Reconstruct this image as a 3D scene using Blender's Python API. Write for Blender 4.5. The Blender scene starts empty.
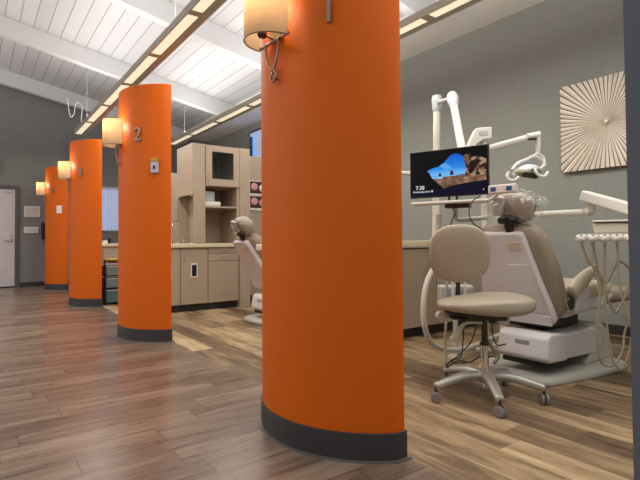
import bpy, bmesh, math, random
from mathutils import Vector, Matrix, noise
random.seed(7)
C = bpy.context.scene.collection
PI = math.pi

# ------------------------------------------------------------------ camera
YAW, PIT, ROL = 0.6236, 0.0237, -0.0076
CAMZ = 0.9814
cam = bpy.data.cameras.new('camera')
cam.sensor_fit = 'HORIZONTAL'; cam.sensor_width = 36.0
cam.lens = 482.5 / 640 * 36
cam.shift_y = (228.5 - 240) / 640
cam.clip_start = 0.05
camo = bpy.data.objects.new('camera', cam); C.objects.link(camo)
F = Vector((math.sin(YAW)*math.cos(PIT), math.cos(YAW)*math.cos(PIT), math.sin(PIT)))
R0 = Vector((math.cos(YAW), -math.sin(YAW), 0)); U0 = R0.cross(F)
R2 = R0*math.cos(ROL) + U0*math.sin(ROL); U2 = U0*math.cos(ROL) - R0*math.sin(ROL)
m = Matrix.Identity(4)
for i in range(3):
    m[i][0] = R2[i]; m[i][1] = U2[i]; m[i][2] = -F[i]
m.translation = (0, 0, CAMZ)
camo.matrix_world = m
bpy.context.scene.camera = camo

# ------------------------------------------------------------------ world, light, exposure
world = bpy.data.worlds.new('world'); bpy.context.scene.world = world
world.use_nodes = True
bg = world.node_tree.nodes['Background']
bg.inputs[0].default_value = (0.97, 0.975, 0.92, 1); bg.inputs[1].default_value = 0.70
vs = bpy.context.scene.view_settings
vs.view_transform = 'Standard'; vs.look = 'None'; vs.gamma = 1.0; vs.exposure = 0.0
vs.use_curve_mapping = False
P_DOWN, P_UP, P_SCONCE = 13.0, 11.0, 3.6       # watts per fixture segment / sconce
LENS_E = 0.85

# ------------------------------------------------------------------ materials
def lin(c):
    return tuple(((v/255)/12.92 if v/255 <= .04045 else ((v/255+.055)/1.055)**2.4) for v in c) + (1,)

def newmat(name):
    m = bpy.data.materials.new(name); m.use_nodes = True
    nt = m.node_tree
    return m, nt, nt.nodes['Principled BSDF']

def mat(name, col, rough=.5, metal=0, var=.06, scale=12, bump=0, bscale=80, emit=0, ecol=None, coat=0, sheen=0, trans=0, stretch=(1, 1, 1)):
    m, nt, b = newmat(name)
    N = nt.nodes; L = nt.links
    tc = N.new('ShaderNodeTexCoord'); mp = N.new('ShaderNodeMapping'); mp.inputs['Scale'].default_value = stretch
    L.new(tc.outputs['Object'], mp.inputs[0])
    nz = N.new('ShaderNodeTexNoise'); nz.inputs['Scale'].default_value = scale; nz.inputs['Detail'].default_value = 4
    L.new(mp.outputs[0], nz.inputs['Vector'])
    c = lin(col)
    mx = N.new('ShaderNodeMix'); mx.data_type = 'RGBA'
    mx.inputs[6].default_value = tuple(v*(1-var) for v in c[:3]) + (1,)
    mx.inputs[7].default_value = tuple(min(1, v*(1+var)) for v in c[:3]) + (1,)
    L.new(nz.outputs[0], mx.inputs[0]); L.new(mx.outputs[2], b.inputs['Base Color'])
    b.inputs['Roughness'].default_value = rough; b.inputs['Metallic'].default_value = metal
    b.inputs['Coat Weight'].default_value = coat
    b.inputs['Transmission Weight'].default_value = trans
    if bump:
        n2 = N.new('ShaderNodeTexNoise'); n2.inputs['Scale'].default_value = bscale
        L.new(mp.outputs[0], n2.inputs['Vector'])
        bp = N.new('ShaderNodeBump'); bp.inputs['Strength'].default_value = bump; bp.inputs['Distance'].default_value = .01
        L.new(n2.outputs[0], bp.inputs['Height']); L.new(bp.outputs[0], b.inputs['Normal'])
    if emit:
        b.inputs['Emission Color'].default_value = lin(ecol or col); b.inputs['Emission Strength'].default_value = emit
    return m

def mth(nt, op, a, b=None):
    n = nt.nodes.new('ShaderNodeMath'); n.operation = op
    for i, v in enumerate((a, b)):
        if v is None: continue
        if isinstance(v, (int, float)): n.inputs[i].default_value = v
        else: nt.links.new(v, n.inputs[i])
    return n.outputs[0]

def plank_mat(name, along, W, Lp, stops, grout, gw, rough, off=0., grain=1., bstr=.1, spec=.5, pv=.55, gs=13):
    """planks running along 'X' or 'Y', each with its own tone and figured grain"""
    m, nt, b = newmat(name); N = nt.nodes; L = nt.links
    tc = N.new('ShaderNodeTexCoord'); sp = N.new('ShaderNodeSeparateXYZ'); L.new(tc.outputs['Object'], sp.inputs[0])
    lo, ac = (sp.outputs[0], sp.outputs[1]) if along == 'X' else (sp.outputs[1], sp.outputs[0])
    v = mth(nt, 'DIVIDE', mth(nt, 'SUBTRACT', ac, off), W)
    row = mth(nt, 'FLOOR', v); fv = mth(nt, 'FRACT', v)
    w1 = N.new('ShaderNodeTexWhiteNoise'); w1.noise_dimensions = '1D'; L.new(row, w1.inputs['W'])
    u = mth(nt, 'ADD', mth(nt, 'DIVIDE', lo, Lp), w1.outputs['Value'])
    cell = mth(nt, 'FLOOR', u); fu = mth(nt, 'FRACT', u)
    cb = N.new('ShaderNodeCombineXYZ'); L.new(row, cb.inputs[0]); L.new(cell, cb.inputs[1])
    w2 = N.new('ShaderNodeTexWhiteNoise'); w2.noise_dimensions = '3D'; L.new(cb.outputs[0], w2.inputs['Vector'])
    # grain
    gx = N.new('ShaderNodeCombineXYZ')
    L.new(mth(nt, 'MULTIPLY', lo, 1.3), gx.inputs[0]); L.new(mth(nt, 'MULTIPLY', ac, gs), gx.inputs[1])
    L.new(mth(nt, 'MULTIPLY', w2.outputs['Value'], 37), gx.inputs[2])
    g = N.new('ShaderNodeTexNoise'); g.inputs['Scale'].default_value = 1.6; g.inputs['Detail'].default_value = 8; g.inputs['Roughness'].default_value = .62
    g.inputs['Distortion'].default_value = .5
    L.new(gx.outputs[0], g.inputs['Vector'])
    t = mth(nt, 'ADD', mth(nt, 'MULTIPLY', w2.outputs['Value'], pv), mth(nt, 'MULTIPLY', mth(nt, 'SUBTRACT', g.outputs[0], .5), 1.7*grain))
    t = mth(nt, 'ADD', t, .5-pv/2)
    r = N.new('ShaderNodeValToRGB'); L.new(t, r.inputs[0])
    el = r.color_ramp.elements
    for i, (p, c) in enumerate(stops):
        e = el[i] if i < 2 else el.new(p)
        e.position = p; e.color = lin(c)
    ed = mth(nt, 'MINIMUM', mth(nt, 'MULTIPLY', mth(nt, 'MINIMUM', fv, mth(nt, 'SUBTRACT', 1, fv)), W),
             mth(nt, 'MULTIPLY', mth(nt, 'MINIMUM', fu, mth(nt, 'SUBTRACT', 1, fu)), Lp))
    e1 = mth(nt, 'LESS_THAN', ed, gw)
    mx = N.new('ShaderNodeMix'); mx.data_type = 'RGBA'
    L.new(e1, mx.inputs[0]); L.new(r.outputs[0], mx.inputs[6]); mx.inputs[7].default_value = lin(grout)
    L.new(mx.outputs[2], b.inputs['Base Color'])
    L.new(mth(nt, 'ADD', mth(nt, 'MULTIPLY', g.outputs[0], .2), rough-.1), b.inputs['Roughness'])
    b.inputs['Specular IOR Level'].default_value = spec
    bp = N.new('ShaderNodeBump'); bp.inputs['Strength'].default_value = bstr; bp.inputs['Distance'].default_value = .004
    L.new(mth(nt, 'SUBTRACT', g.outputs[0], e1), bp.inputs['Height']); L.new(bp.outputs[0], b.inputs['Normal'])
    return m

def board_mat(name, W):
    """white painted tongue and groove boards running along Y"""
    m, nt, b = newmat(name); N = nt.nodes; L = nt.links
    tc = N.new('ShaderNodeTexCoord'); sp = N.new('ShaderNodeSeparateXYZ'); L.new(tc.outputs['Object'], sp.inputs[0])
    v = mth(nt, 'DIVIDE', sp.outputs[0], W); fv = mth(nt, 'FRACT', v); row = mth(nt, 'FLOOR', v)
    ed = mth(nt, 'MULTIPLY', mth(nt, 'MINIMUM', fv, mth(nt, 'SUBTRACT', 1, fv)), W)
    e1 = mth(nt, 'LESS_THAN', ed, .0045)
    w1 = N.new('ShaderNodeTexWhiteNoise'); w1.noise_dimensions = '1D'; L.new(row, w1.inputs['W'])
    r = N.new('ShaderNodeMix'); r.data_type = 'RGBA'; L.new(w1.outputs[0], r.inputs[0])
    r.inputs[6].default_value = lin((194, 193, 196)); r.inputs[7].default_value = lin((202, 201, 204))
    mx = N.new('ShaderNodeMix'); mx.data_type = 'RGBA'; L.new(e1, mx.inputs[0]); L.new(r.outputs[2], mx.inputs[6])
    mx.inputs[7].default_value = lin((120, 116, 122)); L.new(mx.outputs[2], b.inputs['Base Color'])
    b.inputs['Roughness'].default_value = .6
    bp = N.new('ShaderNodeBump'); bp.inputs['Strength'].default_value = .4; bp.inputs['Distance'].default_value = .006
    L.new(mth(nt, 'SUBTRACT', 1, e1), bp.inputs['Height']); L.new(bp.outputs[0], b.inputs['Normal'])
    return m

def laminate(name, c1, c2):
    """cabinet laminate with fine vertical wood grain"""
    m, nt, b = newmat(name); N = nt.nodes; L = nt.links
    tc = N.new('ShaderNodeTexCoord'); mp = N.new('ShaderNodeMapping'); mp.inputs['Scale'].default_value = (60, 60, 1.5)
    L.new(tc.outputs['Object'], mp.inputs[0])
    g = N.new('ShaderNodeTexNoise'); g.inputs['Scale'].default_value = 2; g.inputs['Detail'].default_value = 6
    L.new(mp.outputs[0], g.inputs['Vector'])
    mx = N.new('ShaderNodeMix'); mx.data_type = 'RGBA'; L.new(g.outputs[0], mx.inputs[0])
    mx.inputs[6].default_value = lin(c1); mx.inputs[7].default_value = lin(c2)
    L.new(mx.outputs[2], b.inputs['Base Color']); b.inputs['Roughness'].default_value = .45
    return m

M = dict(
    wall=mat('grey_wall_paint', (146, 146, 141), .75, bump=.05, bscale=160),
    wall2=mat('dark_grey_wall_paint', (92, 94, 106), .75, bump=.05, bscale=160),
    wfar=mat('far_wall_paint', (128, 129, 128), .75, bump=.05, bscale=160),
    white=mat('white_paint', (206, 205, 207), .55, var=.02),
    soffit=mat('ceiling_paint', (240, 240, 236), .8, var=.02),
    boards=board_mat('white_boards', .2),
    tile=plank_mat('dark_wood_tile', 'X', .163, .92, [(0, (74, 57, 47)), (.42, (114, 93, 79)), (.62, (138, 116, 100)), (1, (172, 152, 134))], (66, 54, 48), .0024, .30, off=2.26, grain=.7, spec=.6, pv=.32),
    vinyl=plank_mat('oak_vinyl_plank', 'Y', .19, 1.22, [(0, (66, 51, 39)), (.38, (120, 97, 73)), (.6, (154, 129, 99)), (1, (200, 174, 138))], (96, 76, 56), .0007, .42, off=1.60, grain=.9, spec=.4, pv=.6, gs=9),
    orange=mat('orange_paint', (210, 94, 0), .55, var=.03, bump=.04, bscale=200),
    base=mat('black_rubber_base', (52, 50, 54), .4),
    trim=mat('grey_floor_trim', (120, 116, 116), .35, metal=.4),
    lam=laminate('taupe_laminate', (158, 140, 122), (184, 166, 147)),
    lamin=laminate('taupe_laminate_inside', (160, 142, 122), (180, 162, 142)),
    toe=mat('toe_kick', (48, 45, 44), .5),
    top=mat('cream_worktop', (214, 202, 172), .4),
    steel=mat('brushed_nickel', (190, 186, 180), .28, metal=.9),
    chrome=mat('chrome', (215, 212, 208), .12, metal=1),
    dkmetal=mat('dark_metal', (70, 66, 62), .35, metal=.8),
    bronze=mat('bronze_number', (150, 128, 116), .35, metal=.7),
    fixt=mat('fixture_grey', (172, 164, 150), .45, metal=.2),
    shell=mat('white_plastic', (216, 211, 214), .4, var=.02),
    dwhite=mat('dental_white', (226, 222, 216), .35, var=.02),
    cream=mat('cream_enamel', (222, 216, 200), .35, var=.02),
    lgrey=mat('light_grey_plastic', (188, 186, 178), .4),
    bgrey=mat('blue_grey_plastic', (186, 192, 194), .4),
    vin=mat('beige_vinyl', (170, 160, 142), .38, var=.04, bump=.03, bscale=60),
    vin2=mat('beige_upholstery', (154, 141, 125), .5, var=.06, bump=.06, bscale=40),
    vin3=mat('pale_upholstery', (204, 190, 168), .5, var=.05),
    black=mat('black_plastic', (22, 22, 24), .35),
    rubber=mat('black_rubber', (30, 30, 30), .6),
    hose=mat('beige_hose', (168, 156, 132), .5),
    whose=mat('white_hose', (206, 202, 192), .45),
    caster=mat('grey_caster', (132, 128, 130), .5),
    stoolbase=mat('satin_aluminium', (178, 176, 170), .38, metal=.55),
    door=mat('pale_door_paint', (196, 190, 194), .5),
    dframe=mat('dark_frame', (84, 80, 80), .5),
    silver=mat('silver_cover', (178, 176, 178), .35, metal=.3),
    yellow=mat('yellow_cap', (176, 140, 50), .5),
    artw=mat('pale_carved_wood', (242, 232, 218), .6, var=.12, scale=30),
    artd=mat('dark_groove', (112, 94, 82), .7),
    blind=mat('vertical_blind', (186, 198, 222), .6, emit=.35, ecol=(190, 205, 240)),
    bin=mat('smoky_bin', (112, 124, 130), .35),
    teal=mat('teal_cover', (84, 112, 116), .5),
    pink=mat('xray_pink', (206, 150, 150), .5), xdark=mat('xray_dark', (70, 34, 44), .5),
    paper=mat('paper', (228, 224, 218), .7),
    blue=mat('blue_button', (40, 84, 140), .4),
    lampyel=mat('lamp_reflector', (160, 156, 126), .3),
    pastel=mat('lamp_shell', (206, 216, 222), .3),
)
def shade_mat():
    m, nt, b = newmat('linen_shade'); N = nt.nodes; L = nt.links
    tc = N.new('ShaderNodeTexCoord'); mp = N.new('ShaderNodeMapping'); mp.inputs['Scale'].default_value = (3, 3, 260)
    L.new(tc.outputs['Object'], mp.inputs[0])
    g = N.new('ShaderNodeTexNoise'); g.inputs['Scale'].default_value = 1.0; L.new(mp.outputs[0], g.inputs['Vector'])
    mx = N.new('ShaderNodeMix'); mx.data_type = 'RGBA'; L.new(g.outputs[0], mx.inputs[0])
    mx.inputs[6].default_value = lin((206, 190, 164)); mx.inputs[7].default_value = lin((232, 218, 194))
    nt.nodes.remove(b)
    out = nt.nodes['Material Output']
    d = N.new('ShaderNodeBsdfDiffuse'); t = N.new('ShaderNodeBsdfTranslucent'); ms = N.new('ShaderNodeMixShader'); ms.inputs[0].default_value = .65
    L.new(mx.outputs[2], d.inputs[0]); L.new(mx.outputs[2], t.inputs[0])
    L.new(d.outputs[0], ms.inputs[1]); L.new(t.outputs[0], ms.inputs[2]); L.new(ms.outputs[0], out.inputs[0])
    return m
M['shade'] = shade_mat()
M['orange'].node_tree.nodes['Principled BSDF'].inputs['Specular IOR Level'].default_value = .25
def film_mat():
    m, nt, b = newmat('clear_plastic_film'); N = nt.nodes; L = nt.links
    out = nt.nodes['Material Output']
    tc = N.new('ShaderNodeTexCoord')
    t = N.new('ShaderNodeBsdfTransparent'); g = N.new('ShaderNodeBsdfGlossy'); g.inputs['Roughness'].default_value = .25
    d = N.new('ShaderNodeBsdfDiffuse'); d.inputs[0].default_value = (.85, .85, .83, 1)
    w = N.new('ShaderNodeTexNoise'); w.inputs['Scale'].default_value = 22; w.inputs['Detail'].default_value = 3; w.inputs['Distortion'].default_value = 1.5
    L.new(tc.outputs['Object'], w.inputs['Vector'])
    cr = mth(nt, 'ABSOLUTE', mth(nt, 'SUBTRACT', w.outputs[0], .5))       # narrow creases where the noise crosses its mean
    cr = mth(nt, 'SUBTRACT', 1, mth(nt, 'MINIMUM', mth(nt, 'MULTIPLY', cr, 14), 1))
    m1 = N.new('ShaderNodeMixShader'); m1.inputs[0].default_value = .5; L.new(d.outputs[0], m1.inputs[1]); L.new(g.outputs[0], m1.inputs[2])
    m2 = N.new('ShaderNodeMixShader'); L.new(mth(nt, 'ADD', mth(nt, 'MULTIPLY', cr, .34), .05), m2.inputs[0])
    L.new(t.outputs[0], m2.inputs[1]); L.new(m1.outputs[0], m2.inputs[2]); L.new(m2.outputs[0], out.inputs[0])
    bp = N.new('ShaderNodeBump'); bp.inputs['Strength'].default_value = .9; bp.inputs['Distance'].default_value = .03
    L.new(w.outputs[0], bp.inputs['Height']); L.new(bp.outputs[0], g.inputs['Normal'])
    return m
M['film'] = film_mat()
def glass_mat():
    m, nt, b = newmat('cabinet_glass'); N = nt.nodes; L = nt.links
    out = nt.nodes['Material Output']
    t = N.new('ShaderNodeBsdfTransparent'); t.inputs[0].default_value = (.7, .7, .68, 1)
    g = N.new('ShaderNodeBsdfGlossy'); g.inputs['Roughness'].default_value = .04
    ms = N.new('ShaderNodeMixShader'); ms.inputs[0].default_value = .12
    L.new(t.outputs[0], ms.inputs[1]); L.new(g.outputs[0], ms.inputs[2]); L.new(ms.outputs[0], out.inputs[0])
    return m
M['glass'] = glass_mat()
def emis(name, col, s):
    m, nt, b = newmat(name)
    b.inputs['Base Color'].default_value = (.002, .002, .002, 1) if name.startswith('screen') else lin(col); b.inputs['Roughness'].default_value = .5
    b.inputs['Specular IOR Level'].default_value = .1 if name.startswith('screen') else .5
    b.inputs['Emission Color'].default_value = lin(col); b.inputs['Emission Strength'].default_value = s
    return m
M['lens'] = emis('fixture_lens', (250, 243, 214), LENS_E*.8)
M['bulb'] = emis('warm_bulb', (255, 225, 170), 3)

def screen_art(name, stops, strength, scale=30, zgrad=None):
    m, nt, b = newmat('screen_'+name); N = nt.nodes; L = nt.links
    b.inputs['Base Color'].default_value = (.002, .002, .002, 1); b.inputs['Specular IOR Level'].default_value = .1
    tc = N.new('ShaderNodeTexCoord'); r = N.new('ShaderNodeValToRGB')
    if zgrad:
        sp = N.new('ShaderNodeSeparateXYZ'); L.new(tc.outputs['Object'], sp.inputs[0])
        v = mth(nt, 'DIVIDE', mth(nt, 'SUBTRACT', sp.outputs[2], zgrad[0]), zgrad[1]-zgrad[0])
    else:
        nz = N.new('ShaderNodeTexNoise'); nz.inputs['Scale'].default_value = scale; nz.inputs['Detail'].default_value = 5
        L.new(tc.outputs['Object'], nz.inputs['Vector']); v = nz.outputs[0]
    L.new(v, r.inputs[0])
    for i, (p, c) in enumerate(stops):
        e = r.color_ramp.elements[i] if i < 2 else r.color_ramp.elements.new(p)
        e.position = p; e.color = lin(c)
    L.new(r.outputs[0], b.inputs['Emission Color']); b.inputs['Emission Strength'].default_value = strength
    return m

# ------------------------------------------------------------------ helpers
def tag(o, label=None, cat=None, group=None, kind=None):
    if label: o['label'] = label
    if cat: o['category'] = cat
    if group: o['group'] = group
    if kind: o['kind'] = kind
    return o
def thing(name, label, cat, loc=(0, 0, 0), group=None):
    o = bpy.data.objects.new(name, None); C.objects.link(o); o.location = loc
    o.empty_display_size = .1
    return tag(o, label, cat, group)
def wloc(o):
    v = Vector((0, 0, 0))
    while o is not None:
        v += Vector(o.location); o = o.parent
    return v
def obj(name, bm, mt, parent=None, smooth=False, bevel=0, origin=None, label=None, seg=2, doubles=True):
    """bm is built in world coordinates"""
    if doubles: bmesh.ops.remove_doubles(bm, verts=bm.verts, dist=1e-5)
    bmesh.ops.recalc_face_normals(bm, faces=bm.faces)
    off = wloc(parent) if parent is not None else Vector(origin or (0, 0, 0))
    bmesh.ops.translate(bm, verts=bm.verts, vec=-off)
    me = bpy.data.meshes.new(name); bm.to_mesh(me); bm.free()
    for x in (mt if isinstance(mt, list) else [mt]): me.materials.append(x)
    o = bpy.data.objects.new(name, me); C.objects.link(o)
    if parent is not None: o.parent = parent
    else: o.location = off
    if smooth:
        for p in me.polygons: p.use_smooth = True
    if bevel:
        b = o.modifiers.new('bevel', 'BEVEL'); b.width = bevel; b.segments = seg; b.limit_method = 'ANGLE'; b.angle_limit = .6
        if smooth is not None:
            for p in me.polygons: p.use_smooth = True
            w = o.modifiers.new('wn', 'WEIGHTED_NORMAL'); w.keep_sharp = True
    if label: o['label'] = label
    return o
def struct(name, bm, mt, **k):
    o = obj(name, bm, mt, **k)
    if o.parent is None: o['kind'] = 'structure'
    return o
def BM(): return bmesh.new()
def box(bm, x0, x1, y0, y1, z0, z1, mi=0):
    v = [bm.verts.new((x, y, z)) for x in (x0, x1) for y in (y0, y1) for z in (z0, z1)]
    for f in ((0, 1, 3, 2), (4, 6, 7, 5), (0, 4, 5, 1), (2, 3, 7, 6), (0, 2, 6, 4), (1, 5, 7, 3)):
        fc = bm.faces.new([v[i] for i in f]); fc.material_index = mi
    return v
def obox(bm, c, s, rot=(0, 0, 0), mi=0):
    v = box(bm, -s[0]/2, s[0]/2, -s[1]/2, s[1]/2, -s[2]/2, s[2]/2, mi)
    mt = Matrix.Translation(c) @ Matrix.Rotation(rot[2], 4, 'Z') @ Matrix.Rotation(rot[1], 4, 'Y') @ Matrix.Rotation(rot[0], 4, 'X')
    bmesh.ops.transform(bm, matrix=mt, verts=v); return v
def prism(bm, pts, ax, a, b, mi=0):
    """extrude polygon pts (2D) along axis ax from a to b; 2D coords are the other two axes in order"""
    def P(p, t):
        q = [0, 0, 0]; o = [i for i in range(3) if i != ax]
        q[o[0]], q[o[1]], q[ax] = p[0], p[1], t; return q
    A = [bm.verts.new(P(p, a)) for p in pts]; B = [bm.verts.new(P(p, b)) for p in pts]
    n = len(pts)
    fs = [bm.faces.new(A), bm.faces.new(B[::-1])]
    for i in range(n): fs.append(bm.faces.new((A[i], A[(i+1) % n], B[(i+1) % n], B[i])))
    for f in fs: f.material_index = mi
    return A + B
def frame_for(d):
    d = d.normalized(); a = Vector((0, 0, 1)) if abs(d.z) < .9 else Vector((1, 0, 0))
    x = a.cross(d).normalized(); return x, d.cross(x)
def tube(bm, pts, r, seg=10, smooth=True, caps=True, n=6, mi=0, flat=1.):
    """swept tube; pts control points (Catmull-Rom when smooth), r a number or list per control point"""
    pts = [Vector(p) for p in pts]
    rs = list(r) if isinstance(r, (list, tuple)) else [r]*len(pts)
    if smooth and len(pts) > 2:
        q, rr = [], []
        for i in range(len(pts)-1):
            p0, p1, p2, p3 = pts[max(i-1, 0)], pts[i], pts[i+1], pts[min(i+2, len(pts)-1)]
            for k in range(n):
                t = k/n
                q.append(.5*((2*p1)+(p2-p0)*t+(2*p0-5*p1+4*p2-p3)*t*t+(3*p1-p0-3*p2+p3)*t**3)); rr.append(rs[i]*(1-t)+rs[i+1]*t)
        q.append(pts[-1]); rr.append(rs[-1]); pts, rs = q, rr
    x = None; rings = []
    for i, p in enumerate(pts):
        d = (pts[min(i+1, len(pts)-1)] - pts[max(i-1, 0)])
        if d.length < 1e-9: d = Vector((0, 0, 1))
        d.normalize()
        if x is None: x, _ = frame_for(d)
        x = (x - d*x.dot(d)).normalized(); y = d.cross(x)
        rings.append([bm.verts.new(p + (x*math.cos(2*PI*k/seg)*flat + y*math.sin(2*PI*k/seg))*rs[i]) for k in range(seg)])
    for a, b in zip(rings, rings[1:]):
        for k in range(seg):
            f = bm.faces.new((a[k], a[(k+1) % seg], b[(k+1) % seg], b[k])); f.material_index = mi
    if caps:
        bm.faces.new(rings[0][::-1]).material_index = mi; bm.faces.new(rings[-1]).material_index = mi
def cyl(bm, a, b, r, r2=None, seg=20): tube(bm, [a, b], [r, r if r2 is None else r2], seg=seg, smooth=False)
def lathe(bm, c, prof, seg=24, axis=(0, 0, 1)):
    ax = Vector(axis).normalized(); x, y = frame_for(ax); c = Vector(c); rings = []
    for r, h in prof:
        rings.append([bm.verts.new(c + ax*h + (x*math.cos(2*PI*k/seg)+y*math.sin(2*PI*k/seg))*max(r, 1e-4)) for k in range(seg)])
    for a, b in zip(rings, rings[1:]):
        for k in range(seg): bm.faces.new((a[k], a[(k+1) % seg], b[(k+1) % seg], b[k]))
    bm.faces.new(rings[0][::-1]); bm.faces.new(rings[-1])
def sq(t, e): return math.copysign(abs(t)**e, t)
def superell(bm, c, s, e1=.5, e2=.7, rot=None, nu=32, nv=16, warp=None):
    """superellipsoid: s half sizes, e1 roundness in profile, e2 roundness in plan"""
    rows = []
    mt = rot or Matrix.Identity(3)
    for j in range(nv+1):
        ph = -PI/2 + PI*j/nv; row = []
        for i in range(nu):
            th = 2*PI*i/nu
            p = Vector((s[0]*sq(math.cos(ph), e1)*sq(math.cos(th), e2), s[1]*sq(math.cos(ph), e1)*sq(math.sin(th), e2), s[2]*sq(math.sin(ph), e1)))
            if warp: p = warp(p)
            row.append(bm.verts.new(Vector(c) + mt @ p))
        rows.append(row)
    for a, b in zip(rows, rows[1:]):
        for i in range(nu): bm.faces.new((a[i], a[(i+1) % nu], b[(i+1) % nu], b[i]))
    bmesh.ops.remove_doubles(bm, verts=bm.verts, dist=1e-5)
def E3(rx=0, ry=0, rz=0): return (Matrix.Rotation(rz, 3, 'Z') @ Matrix.Rotation(ry, 3, 'Y') @ Matrix.Rotation(rx, 3, 'X'))
def dup_tree(o, parent=None):
    c = o.copy(); C.objects.link(c); c.parent = parent
    for ch in list(o.children): dup_tree(ch, c)
    return c
def dup(o, delta, label=None, rotz=0, group=None):
    c = dup_tree(o); c.location = Vector(o.location) + Vector(delta); c.rotation_euler.z = rotz
    if label: c['label'] = label
    if group: c['group'] = group
    return c
def text_bm(s, size, ext, mtx):
    cu = bpy.data.curves.new('t', 'FONT'); cu.body = s; cu.size = size; cu.extrude = ext; cu.align_x = 'CENTER'; cu.align_y = 'CENTER'
    o = bpy.data.objects.new('t', cu); C.objects.link(o)
    dg = bpy.context.evaluated_depsgraph_get(); dg.update()
    me = bpy.data.meshes.new_from_object(o.evaluated_get(dg))
    bm = BM(); bm.from_mesh(me); bm.transform(mtx)
    bpy.data.objects.remove(o); bpy.data.curves.remove(cu); bpy.data.meshes.remove(me)
    return bm
def area(parent, loc, sx, sy, power, col, rot=(0, 0, 0)):
    l = bpy.data.lights.new('lamp_light', 'AREA'); l.shape = 'RECTANGLE'; l.size = sx; l.size_y = sy; l.energy = power; l.color = col
    o = bpy.data.objects.new('lamp_light', l); C.objects.link(o); o.parent = parent
    o.location = Vector(loc) - wloc(parent); o.rotation_euler = rot; return o

# ------------------------------------------------------------------ room shell
XW, YF = 5.29, 12.45
X0, Y0, SP = 1.582, 1.558, 3.14
CEIL = lambda x: 4.75 - .2*x
XS = 4.5
bm = BM(); box(bm, -3.2, 1.6, -3.2, YF, -.05, 0, 0); box(bm, 1.6, XW+.15, -3.2, YF, -.05, 0, 1)
bmesh.ops.delete(bm, geom=[f for f in bm.faces if abs(f.calc_center_median().x-1.6) < 1e-4], context='FACES_ONLY')
struct('floor', bm, [M['tile'], M['vinyl']])
bm = BM(); prism(bm, [(-3.2, CEIL(-3.2)), (XS, CEIL(XS)), (XS, CEIL(XS)+.1), (-3.2, CEIL(-3.2)+.1)], 1, -3.2, YF+.1)
struct('ceiling', bm, M['boards'])
bm = BM(); box(bm, XS, XW+.1, -3.2, YF+.1, 3.70, 3.78)
box(bm, XS, XS+.05, -3.2, YF, 3.70, CEIL(XS))
struct('ceiling_soffit', bm, M['soffit'])
for i, y in enumerate((12.2, 9.38, 6.66, 3.9, 1.2)):
    bm = BM(); b = lambda x: CEIL(x)-.31
    prism(bm, [(-3.2, b(-3.2)), (XS, b(XS)), (XS, CEIL(XS)), (-3.2, CEIL(-3.2))], 1, y-.07, y+.07)
    struct('trim_%d' % (i+1), bm, M['white'], bevel=.008)
# walls
bm = BM(); prism(bm, [(-3.2, 0), (XW+.1, 0), (XW+.1, 3.75), (XS, 3.75), (XS, CEIL(XS)), (-3.2, CEIL(-3.2))], 1, YF, YF+.12)
struct('wall_back', bm, M['wfar'])
WY0, WY1, WZ0, WZ1 = 8.3, 10.2, 2.75, 3.55
bm = BM()
box(bm, XW, XW+.12, -3.2, WY0, 0, 3.75); box(bm, XW, XW+.12, WY1, YF+.1, 0, 3.75)
box(bm, XW, XW+.12, WY0, WY1, 0, WZ0); box(bm, XW, XW+.12, WY0, WY1, WZ1, 3.75)
struct('wall_right', bm, M['wall'])
bm = BM(); box(bm, 1.45, 1.60, -3.2, .577, 0, 4.46)
struct('wall_front', bm, M['wall2'])
# baseboards
bm = BM(); box(bm, XW-.012, XW, -3.2, YF, 0, .1); struct('baseboard_right', bm, M['base'])
bm = BM(); box(bm, .84, 2.0, YF-.012, YF, 0, .1); box(bm, -3.2, -.2, YF-.012, YF, 0, .1); struct('baseboard_back', bm, M['base'])

# door_1 in the back wall
d = thing('door_1', None, None, (0.3, YF, 0)); d['kind'] = 'structure'
bm = BM(); box(bm, -.12, .74, YF-.03, YF, .01, 2.13); obj('door_panel', bm, M['door'], d)
bm = BM(); box(bm, .74, .81, YF-.05, YF, 0, 2.21); box(bm, -.19, -.12, YF-.05, YF, 0, 2.21); box(bm, -.12, .74, YF-.05, YF, 2.14, 2.21)
obj('door_frame', bm, M['dframe'], d, bevel=.005)
bm = BM(); box(bm, -.12, .74, YF-.045, YF-.02, 0, .03); obj('threshold', bm, M['toe'], d)
bm = BM(); cyl(bm, (.66, YF-.03, 1.03), (.66, YF-.075, 1.03), .03); tube(bm, [(.66, YF-.08, 1.03), (.6, YF-.085, 1.03), (.53, YF-.08, 1.02)], .012)
obj('door_handle', bm, M['chrome'], d, smooth=True)
bm = BM(); cyl(bm, (.66, YF-.03, 1.13), (.66, YF-.055, 1.13), .028); obj('deadbolt', bm, M['chrome'], d)
bm = BM(); box(bm, .56, .68, YF-.06, YF-.03, 2.06, 2.09); obj('door_closer', bm, M['silver'], d)

# windows
w = thing('window_1', None, None, (XW, WY0, WZ0)); w['kind'] = 'structure'
bm = BM()
for a in ((WY0, WY0+.04, WZ0, WZ1), (WY1-.04, WY1, WZ0, WZ1), (WY0, WY1, WZ0, WZ0+.04), (WY0, WY1, WZ1-.04, WZ1)): box(bm, XW+.02, XW+.07, *a)
obj('window_frame', bm, M['dframe'], w)
bm = BM(); box(bm, XW+.075, XW+.085, WY0, WY1, WZ0, WZ1); obj('glass', bm, emis('dusk_sky_pane', (110, 160, 225), 1.0), w)
bm = BM(); box(bm, XW+.005, XW+.05, WY0+.04, WY1-.05, WZ1-.12, WZ1-.05)
for i in range(14): obox(bm, (XW+.035, WY0+.1+i*.115, (WZ0+WZ1)/2-.05), (.006, .105, WZ1-WZ0-.14), (0, 0, .35))
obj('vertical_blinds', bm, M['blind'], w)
w = thing('window_2', None, None, (2.4, YF, 1.26)); w['kind'] = 'structure'
bm = BM()
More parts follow.
